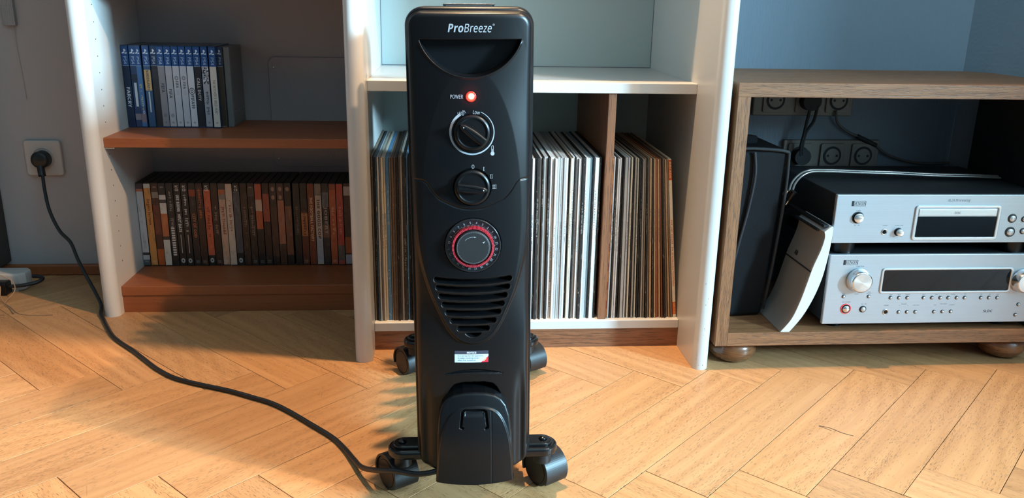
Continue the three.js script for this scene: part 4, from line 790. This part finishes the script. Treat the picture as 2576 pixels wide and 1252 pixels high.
{ // lower unit: receiver
  const X0 = 0.6185, X1 = 1.0135, Y0 = 0.0815, Y1 = 0.2150;
  const r = thing('stereo_receiver', 'silver stereo receiver with a wide dark display on the cabinet floor', 'receiver');
  obj('casing', lim(X0 + 0.004, X1 - 0.004, Y0 + 0.002, Y1 - 0.002, 0.335, FZH - 0.008, 0.0015), mLid, r);
  const tex = frontTex(X0, X1, Y0, Y1, (g, k, P) => {
    denonLogo(g, P, k, 0.6443, 0.671, 0.2002); pt(g, P, k, 'FUNCTION', 0.6765, 0.1925, 0.0030);
    pt(g, P, k, 'BAND', 0.6531, 0.1408, 0.0024); pt(g, P, k, 'TUNING', 0.6768, 0.1400, 0.0022); pt(g, P, k, 'PRESELECT', 0.7006, 0.1412, 0.0022); pt(g, P, k, 'SHIFT', 0.7006, 0.1436, 0.0022);
    pt(g, P, k, 'ON / STANDBY', 0.6600, 0.1248, 0.0024); pt(g, P, k, '▬ ON  ■ OFF', 0.6928, 0.1205, 0.0024);
    ['BAND', 'MODE', 'MEMORY'].forEach((t, i) => pt(g, P, k, t, 0.7426 + i * 0.016, 0.1382, 0.0022)); ['INPUT', '▼ PRESET ▲', 'TONE'].forEach((t, i) => pt(g, P, k, t, [0.8058, 0.83, 0.8849][i], 0.1380, 0.0022)); pt(g, P, k, '▼ TUNING ▲', 0.8614, 0.1378, 0.0022); ['REC', 'CDR', 'TAPE'].forEach((t, i) => pt(g, P, k, t, 0.9165 + i * 0.0159, 0.1372, 0.0022));
    pt(g, P, k, 'PHONES', 0.737, 0.1175, 0.0024); pt(g, P, k, 'SPEAKERS', 0.7702, 0.1195, 0.0024); pt(g, P, k, 'A', 0.7622, 0.1170, 0.0022); pt(g, P, k, 'B', 0.7782, 0.1170, 0.0022); pt(g, P, k, 'PURE DIRECT', 0.7943, 0.1172, 0.0022); pt(g, P, k, 'BASS', 0.8304, 0.1172, 0.0022); pt(g, P, k, 'TONE DEFEAT', 0.8466, 0.1190, 0.0022); pt(g, P, k, 'LOUDNESS', 0.8628, 0.1172, 0.0022);
    pt(g, P, k, 'SLDC', 0.9351, 0.1040, 0.0068, '#34383e', true, 'sans-serif', 0.0185);
  });
  obj('front_panel', setRectUV(lim(X0, X1, Y0, Y1, FZH - 0.008, FZH, 0.0016), 0, 1, 0, 1), silver(tex), r);
  obj('display_frame', extrude((() => { const s = roundRect(0.7185, 0.1408, 0.9690, 0.1895, 0.006); s.holes.push(roundRect(0.7225, 0.1448, 0.9650, 0.1855, 0.003)); return s; })(), 0.0026, 0.0011, 8).translate(0, 0, FZH - 0.0002), mSilver, r);
  obj('display_window', lim(0.7220, 0.9655, 0.1443, 0.1860, FZH - 0.0005, FZH + 0.0004), mDark, r);
  const k = new THREE.Group(); k.name = 'function_knob'; r.add(k);
  obj('knob', lathe([[0, 0.0175], [0.0170, 0.0175], [0.0190, 0.0165], [0.0222, 0.004], [0.0228, 0], [0, 0]], 64).rotateX(Math.PI / 2).translate(0.6755, 0.1672, FZH), mChrome, k);
  obj('knob_face', lathe([[0, 0.0004], [0.0162, 0.0004], [0.0166, 0], [0, 0]], 48).rotateX(Math.PI / 2).translate(0.6755, 0.1672, FZH + 0.0175), std(0.72, 0.72, 0.71, 0.32, { metalness: 0.9, anisotropy: 0.7 }), k);
  obj('volume_knob', lathe([[0, 0.0175], [0.0170, 0.0175], [0.0190, 0.0165], [0.0222, 0.004], [0.0228, 0], [0, 0]], 64).rotateX(Math.PI / 2).translate(0.9895, 0.1635, FZH), mChrome, r);
  for (const x of [0.7426, 0.7585, 0.7745, 0.8058, 0.8219, 0.838, 0.8533, 0.8695, 0.8849, 0.9165, 0.932, 0.9483]) button(x, 0.1322 - (x - 0.7426) * 0.009, 0.0025, 0.003, r);
  for (const x of [0.7622, 0.7782, 0.7943, 0.8304, 0.8466, 0.8628]) button(x, 0.1041, 0.0025, 0.003, r);
  for (const [x, y] of [[0.6531, 0.1356], [0.7006, 0.1352], [0.9923, 0.1166], [0.9905, 0.096]]) button(x, y, 0.0025, 0.003, r);
  button(0.6928, 0.1105, 0.0046, 0.004, r, 'speaker_switch');
  button(0.6600, 0.1116, 0.0066, 0.005, r, 'standby_button', mChrome);
  obj('standby_light', new THREE.TorusGeometry(0.0088, 0.0012, 8, 32).translate(0.6600, 0.1116, FZH + 0.0004), std(0.4, 0.03, 0.03, 0.4, { emissive: new THREE.Color(1, 0.09, 0.09), emissiveIntensity: 0.55 }), r);
  obj('headphone_socket', [new THREE.TorusGeometry(0.0046, 0.0011, 8, 28).translate(0.737, 0.1045, FZH + 0.0004)], mChrome, r);
  obj('socket_hole', cyl(0.0038, 0.0038, 0.0004, 20).rotateX(Math.PI / 2).translate(0.737, 0.1045, FZH + 0.0004), mDark, r);
  for (const [x, z] of [[0.655, 0.545], [0.975, 0.545], [0.655, 0.37], [0.975, 0.37]]) obj('foot', cyl(0.018, 0.016, 0.0145, 24).translate(x, 0.0694 + 0.0072, z), M.blackPlastic, r);
}
{ // upper unit: disc player
  const X0 = 0.6165, X1 = 1.0115, Y0 = 0.2362, Y1 = 0.3250;
  const r = thing('disc_player', 'silver compact disc player standing on top of the receiver', 'disc player');
  obj('casing', lim(X0 + 0.003, X1 - 0.003, Y0 + 0.002, Y1 - 0.0012, 0.305, FZH - 0.008, 0.0015), mLid, r);
  const tex = frontTex(X0, X1, Y0, Y1, (g, k, P) => {
    denonLogo(g, P, k, 0.6447, 0.6701, 0.3090); pt(g, P, k, 'POWER', 0.6584, 0.2965, 0.0026); pt(g, P, k, '▬ ON  ■ OFF', 0.6584, 0.2697, 0.0024);
    pt(g, P, k, 'PHONES', 0.7116, 0.2690, 0.0024); pt(g, P, k, 'PHONES LEVEL', 0.7375, 0.2690, 0.0024); pt(g, P, k, 'MIN', 0.731, 0.2486, 0.0022); pt(g, P, k, 'MAX', 0.7445, 0.2486, 0.0022);
    pt(g, P, k, 'AL24 Processing', 0.8412, 0.3150, 0.0062, '#34383e', false, 'italic serif', 0.0425); pt(g, P, k, '▶  ■', 0.9476, 0.2925, 0.0034); pt(g, P, k, '▲', 0.9476, 0.2672, 0.0028);
  });
  obj('front_panel', setRectUV(lim(X0, X1, Y0, Y1, FZH - 0.008, FZH, 0.0016), 0, 1, 0, 1), silver(tex), r);
  obj('display_frame', extrude((() => { const s = roundRect(0.7630, 0.2418, 0.9235, 0.3058, 0.006); s.holes.push(roundRect(0.7688, 0.2475, 0.9178, 0.3012, 0.002)); return s; })(), 0.0030, 0.0012, 8).translate(0, 0, FZH - 0.0002), mSilver, r);
  obj('disc_tray', lim(0.7700, 0.9160, 0.2865, 0.2990, FZH - 0.0005, FZH + 0.0022, 0.001), mSilver, r);
  obj('disc_mark', text('DISC', 0.0042, { f: fontB, depth: 0.0002, width: 0.0120 }).translate(0.8420, 0.2925, FZH + 0.0022), std(0.22, 0.23, 0.25, 0.5), r);
  obj('display_window', lim(0.7688, 0.9178, 0.2475, 0.2852, FZH - 0.0005, FZH + 0.0004), mDark, r);
  obj('power_button', lathe([[0, 0.007], [0.0072, 0.007], [0.0084, 0.0055], [0.0088, 0], [0, 0]], 40).rotateX(Math.PI / 2).translate(0.6590, 0.2836, FZH), mChrome, r);
  obj('power_button_ring', new THREE.TorusGeometry(0.0098, 0.0012, 8, 40).translate(0.6590, 0.2836, FZH), mLid, r);
  obj('headphone_socket', new THREE.TorusGeometry(0.0046, 0.0011, 8, 28).translate(0.7116, 0.2572, FZH + 0.0004), mChrome, r);
  obj('socket_hole', cyl(0.0038, 0.0038, 0.0004, 20).rotateX(Math.PI / 2).translate(0.7116, 0.2572, FZH + 0.0004), mDark, r);
  obj('level_knob', [lathe([[0, 0.010], [0.0052, 0.010], [0.0060, 0.009], [0.0066, 0], [0, 0]], 32).rotateX(Math.PI / 2).translate(0.7375, 0.2571, FZH)], mChrome, r);
  obj('level_knob_ring', new THREE.TorusGeometry(0.0070, 0.0007, 8, 32).translate(0.7375, 0.2571, FZH), mLid, r);
  for (const [x, y, q] of [[0.9476, 0.2816, 0.0058], [0.9481, 0.2564, 0.0066], [0.9705, 0.2801, 0.004], [0.9721, 0.2578, 0.004]]) button(x, y, q, 0.004, r);
  for (const [x, z] of [[0.652, 0.555], [0.975, 0.555], [0.652, 0.35], [0.975, 0.35]]) obj('foot', cyl(0.020, 0.018, 0.0235, 28).translate(x, 0.2150 + 0.0116, z), M.blackPlastic, r);
}
{ // soft bag
  const b = thing('equipment_bag', 'black soft bag with a zip standing inside the left of the oak cabinet', 'bag');
  const g = new RoundedBoxGeometry(0.112, 0.322, 0.185, 6, 0.010); const p = g.attributes.position;
  for (let i = 0; i < p.count; i++) { const x = p.getX(i), y = p.getY(i), z = p.getZ(i); const f = (y + 0.161) / 0.322; p.setX(i, x * (1 + 0.03 * Math.sin(y * 30)) - 0.016 * (1 - f) * (x > 0 ? 1 : 0) * 1.5); p.setZ(i, z + 0.004 * Math.sin(x * 40 + y * 18)); p.setY(i, y + (y > 0.12 ? 0.004 * Math.sin(x * 45 + 1) : 0)); }
  g.computeVertexNormals(); g.translate(0.4995, 0.0694 + 0.161, 0.415);
  const leather = std(0.004, 0.0045, 0.006, 0.5, { specularIntensity: 0.6, bumpMap: grey(256, 256, 91, 40, 230, 40, 40, 0.06), bumpScale: 0.0006 });
  obj('body', g, leather, b);
  obj('zip', [tube([[0.486, 0.388, 0.512], [0.4905, 0.35, 0.5135], [0.485, 0.29, 0.5135], [0.473, 0.22, 0.5130], [0.462, 0.15, 0.5125], [0.456, 0.09, 0.5115]], 0.0028, 60, 6)], std(0.03, 0.03, 0.035, 0.35), b);
  obj('piping', [tube([[0.5525, 0.386, 0.505], [0.5530, 0.33, 0.507], [0.5495, 0.25, 0.5065], [0.5430, 0.16, 0.506], [0.535, 0.085, 0.505]], 0.0032, 50, 8), tube([[0.449, 0.3925, 0.506], [0.49, 0.393, 0.507], [0.54, 0.3895, 0.507], [0.5525, 0.386, 0.505]], 0.0032, 40, 8)], M.blackMatte, b);
  obj('flap', tube([[0.447, 0.425, 0.40], [0.458, 0.41, 0.41], [0.475, 0.398, 0.42], [0.52, 0.394, 0.42]], 0.010, 24, 8), leather, b);
}
{ // thick paperback manual leaning against the units
  const m = thing('manual_booklet', 'curved white paperback manual leaning between the bag and the receiver', 'booklet');
  // fore-edge outline in x, y at the front; the book extends back in z
  const coverL = [[0.5395, 0.0700], [0.5580, 0.0955], [0.5705, 0.1300], [0.5790, 0.1640], [0.5865, 0.1950], [0.5965, 0.2250], [0.6010, 0.2480], [0.5990, 0.2590]];
  const coverR = [[0.5560, 0.0698], [0.5770, 0.0990], [0.5930, 0.1330], [0.6040, 0.1680], [0.6095, 0.2000], [0.6125, 0.2300], [0.6140, 0.2660], [0.6080, 0.2665]];
  const s = new THREE.Shape(); const cl = new THREE.SplineCurve(coverL.map(q => new THREE.Vector2(...q))).getPoints(30), cr = new THREE.SplineCurve(coverR.map(q => new THREE.Vector2(...q))).getPoints(30).reverse();
  [...cl, ...cr].forEach((q, i) => i ? s.lineTo(q.x, q.y) : s.moveTo(q.x, q.y)); s.closePath();
  obj('pages', new THREE.ExtrudeGeometry(s, { depth: 0.112, bevelEnabled: false }).translate(0, 0, 0.474), std(0.74, 0.74, 0.74, 0.8), m);
  const band = (pts, off, z0, z1) => { const c = new THREE.SplineCurve(pts.map(q => new THREE.Vector2(...q))).getPoints(40), sh = new THREE.Shape(); c.forEach((q, i) => i ? sh.lineTo(q.x - off, q.y) : sh.moveTo(q.x - off, q.y)); [...c].reverse().forEach(q => sh.lineTo(q.x - off - 0.0007, q.y + 0.0002)); sh.closePath(); return new THREE.ExtrudeGeometry(sh, { depth: z1 - z0, bevelEnabled: false }).translate(0, 0, z0); };
  obj('front_cover', band(coverL, 0.0003, 0.473, 0.5868), std(0.30, 0.275, 0.25, 0.5), m);
  obj('cover_line', band([[0.5838, 0.1838], [0.5845, 0.1860]], 0.0014, 0.474, 0.5866), std(0.02, 0.02, 0.02, 0.5), m);
  const t = text('AB', 0.009, { f: fontB, depth: 0.0003, width: 0.013 }).rotateY(-Math.PI / 2).rotateZ(-0.28).translate(0.5858, 0.199, 0.510); obj('cover_lettering', t, std(0.03, 0.03, 0.03, 0.5), m);
  obj('binding_strip', [lim(0.5985, 0.6085, 0.2655, 0.2700, 0.42, 0.580, 0.001).applyMatrix4(new THREE.Matrix4()), lim(0.592, 0.597, 0.2560, 0.2600, 0.47, 0.570, 0.001)], M.blackMatte, m);
}
{ // phono lead and loose cables
  const wire = std(0.36, 0.32, 0.29, 0.3, { metalness: 0.6 });
  const c = thing('phono_lead', 'pair of clear silvery phono wires draped over the disc player', 'cable');
  const P = [[0.5665, 0.3105, 0.490], [0.577, 0.324, 0.475], [0.594, 0.336, 0.462], [0.618, 0.3425, 0.450], [0.6536, 0.3435, 0.45], [0.72, 0.3415, 0.45], [0.79, 0.339, 0.447], [0.868, 0.3355, 0.448], [0.94, 0.3345, 0.45], [1.005, 0.3300, 0.44]];
  obj('wire', tube(P, 0.0021, 120, 8), wire, c);
  obj('wire', tube(P.map(([x, y, z], i) => [x + (i < 3 ? 0.006 : 0), y - (i < 3 ? 0.002 : 0.0018), z + (i < 3 ? 0.001 : 0.008)]), 0.0021, 120, 8), wire, c);
  obj('plug_sleeve', cyl(0.0058, 0.0050, 0.020, 18).rotateZ(-0.35).rotateX(0.3).translate(0.571, 0.303, 0.492), M.blackPlastic, c);
  obj('plug_sleeve', cyl(0.0046, 0.0046, 0.012, 18).rotateZ(-0.35).rotateX(0.3).translate(0.5625, 0.308, 0.487), mChrome, c);
  obj('plug_pin', cyl(0.0018, 0.0018, 0.012, 10).rotateZ(-0.35).rotateX(0.3).translate(0.5665, 0.290, 0.489), mChrome, c);
  // socket strips on the wall
  const Z = 0.2676;
  function strip(label, x0, x1, y0, y1, xs, plugAt) {
    const s = thing('socket_strip', label, 'socket', [0, 0, 0]);
    obj('back_box', lim(x0, x1, y0, y1, Z, Z + 0.010, 0.003), M.shadedPlastic, s);
    for (const x of xs) {
      const yc = (y0 + y1) / 2;
      obj('socket_insert', extrude(roundRect(x - 0.0255, yc - 0.0255, x + 0.0255, yc + 0.0255, 0.004), 0.004, 0.001, 5).translate(0, 0, Z + 0.010), M.shadedPlastic, s);
      obj('socket_well', [lathe([[0, 0], [0.0185, 0], [0.0195, 0.0008], [0.0195, 0]], 28).rotateX(Math.PI / 2).translate(x, yc, Z + 0.0141)], M.blackMatte, s);
      obj('socket_face', lathe([[0, 0.0008], [0.0150, 0.0008], [0.0150, 0], [0, 0]], 24).rotateX(Math.PI / 2).translate(x, yc, Z + 0.0145), M.shadedPlastic, s);
      obj('contact_hole', [-1, 1].map(q => cyl(0.0026, 0.0026, 0.0006, 10).rotateX(Math.PI / 2).translate(x + q * 0.0095, yc, Z + 0.0155)), M.blackMatte, s);
    }
  }
  strip('upper row of beige wall sockets half hidden by the cabinet top', 0.562, 0.774, 0.4227, 0.488, [0.6072, 0.676, 0.741]);
  strip('lower row of beige wall sockets just above the disc player', 0.636, 0.845, 0.3085, 0.373, [0.6712, 0.7416, 0.8089]);
  const l = thing('mains_lead', 'dark mains lead hanging from the upper to the lower wall sockets', 'cable');
  obj('plug', cyl(0.019, 0.017, 0.022, 24).rotateX(Math.PI / 2).translate(0.676, 0.4555, Z + 0.0255), M.blackMatte, l);
  obj('plug', cyl(0.017, 0.015, 0.018, 24).rotateX(Math.PI / 2).translate(0.6712, 0.3405, Z + 0.0235), M.blackMatte, l);
  obj('lead', [tube([[0.674, 0.447, 0.302], [0.6695, 0.41, 0.30], [0.6680, 0.39, 0.298], [0.664, 0.36, 0.298], [0.6655, 0.343, 0.298]], 0.0032, 40, 8), tube([[0.688, 0.447, 0.302], [0.684, 0.415, 0.30], [0.672, 0.392, 0.298], [0.668, 0.36, 0.298], [0.670, 0.345, 0.298]], 0.0032, 40, 8)], M.blackMatte, l);
  const a = thing('aerial_lead', 'slim dark lead with a join hanging across the wall behind the disc player', 'cable');
  obj('lead', tube([[0.735, 0.435, 0.287], [0.745, 0.41, 0.280], [0.775, 0.388, 0.279], [0.82, 0.372, 0.279], [0.86, 0.345, 0.279], [0.905, 0.330, 0.279], [0.955, 0.324, 0.279], [1.0, 0.327, 0.284]], 0.0026, 80, 8), std(0.10, 0.09, 0.08, 0.5), a);
  obj('coupler', tube([[0.792, 0.3815, 0.280], [0.835, 0.3625, 0.280]], 0.0048, 8, 10), M.blackMatte, a);
}
// ---------------------------------------------------------------- pendant lamp
{
  const l = thing('pendant_lamp', 'dark pendant lamp with a warm bulb hanging high above the heater', 'lamp', [LAMP.x, LAMP.y, LAMP.z]);
  obj('bulb', new THREE.SphereGeometry(0.03, 24, 16), std(1, 0.9, 0.75, 0.4, { emissive: new THREE.Color(1, 0.64, 0.34), emissiveIntensity: 4 }), l);
  obj('lamp_shade', lathe([[0.155, -0.075], [0.156, -0.075], [0.135, -0.02], [0.095, 0.035], [0.05, 0.07], [0.02, 0.082], [0, 0.083], [0, 0.080], [0.02, 0.079], [0.048, 0.067], [0.093, 0.033], [0.1335, -0.021], [0.155, -0.075]], 48), std(0.05, 0.05, 0.05, 0.6), l);
  obj('lamp_holder', [cyl(0.018, 0.022, 0.05).translate(0, 0.105, 0), cyl(0.003, 0.003, ROOM.h - LAMP.y - 0.078).translate(0, 0.078 + (ROOM.h - LAMP.y - 0.078) / 2, 0)], M.white, l);
}
{
  const a = V(SPOT.x, SPOT.y, SPOT.z), d = V(SPOT.tx, SPOT.ty, SPOT.tz).sub(a).normalize();
  const l = thing('ceiling_spot', 'small ceiling spot lamp further right in the room', 'lamp', [SPOT.x, SPOT.y, SPOT.z]);
  const q = new THREE.Quaternion().setFromUnitVectors(V(0, -1, 0), d), turn = g => g.applyQuaternion(q);
  obj('spot_can', turn(lathe([[0.040, -0.02], [0.042, -0.02], [0.042, 0.06], [0.030, 0.075], [0, 0.075], [0, 0.071], [0.028, 0.071], [0.040, 0.056], [0.040, -0.02]], 32)), M.white, l);
  obj('spot_lens', turn(lathe([[0, 0.012], [0.037, 0.012], [0.037, 0.016], [0, 0.016]], 32)), std(0.9, 0.8, 0.65, 0.3, { emissive: new THREE.Color(1, 0.64, 0.36), emissiveIntensity: 3 }), l);
  obj('ceiling_mount', cyl(0.012, 0.012, ROOM.h - SPOT.y - 0.055, 16).translate(0, 0.055 + (ROOM.h - SPOT.y - 0.055) / 2, 0), M.white, l);
}
renderer.render(scene, camera);
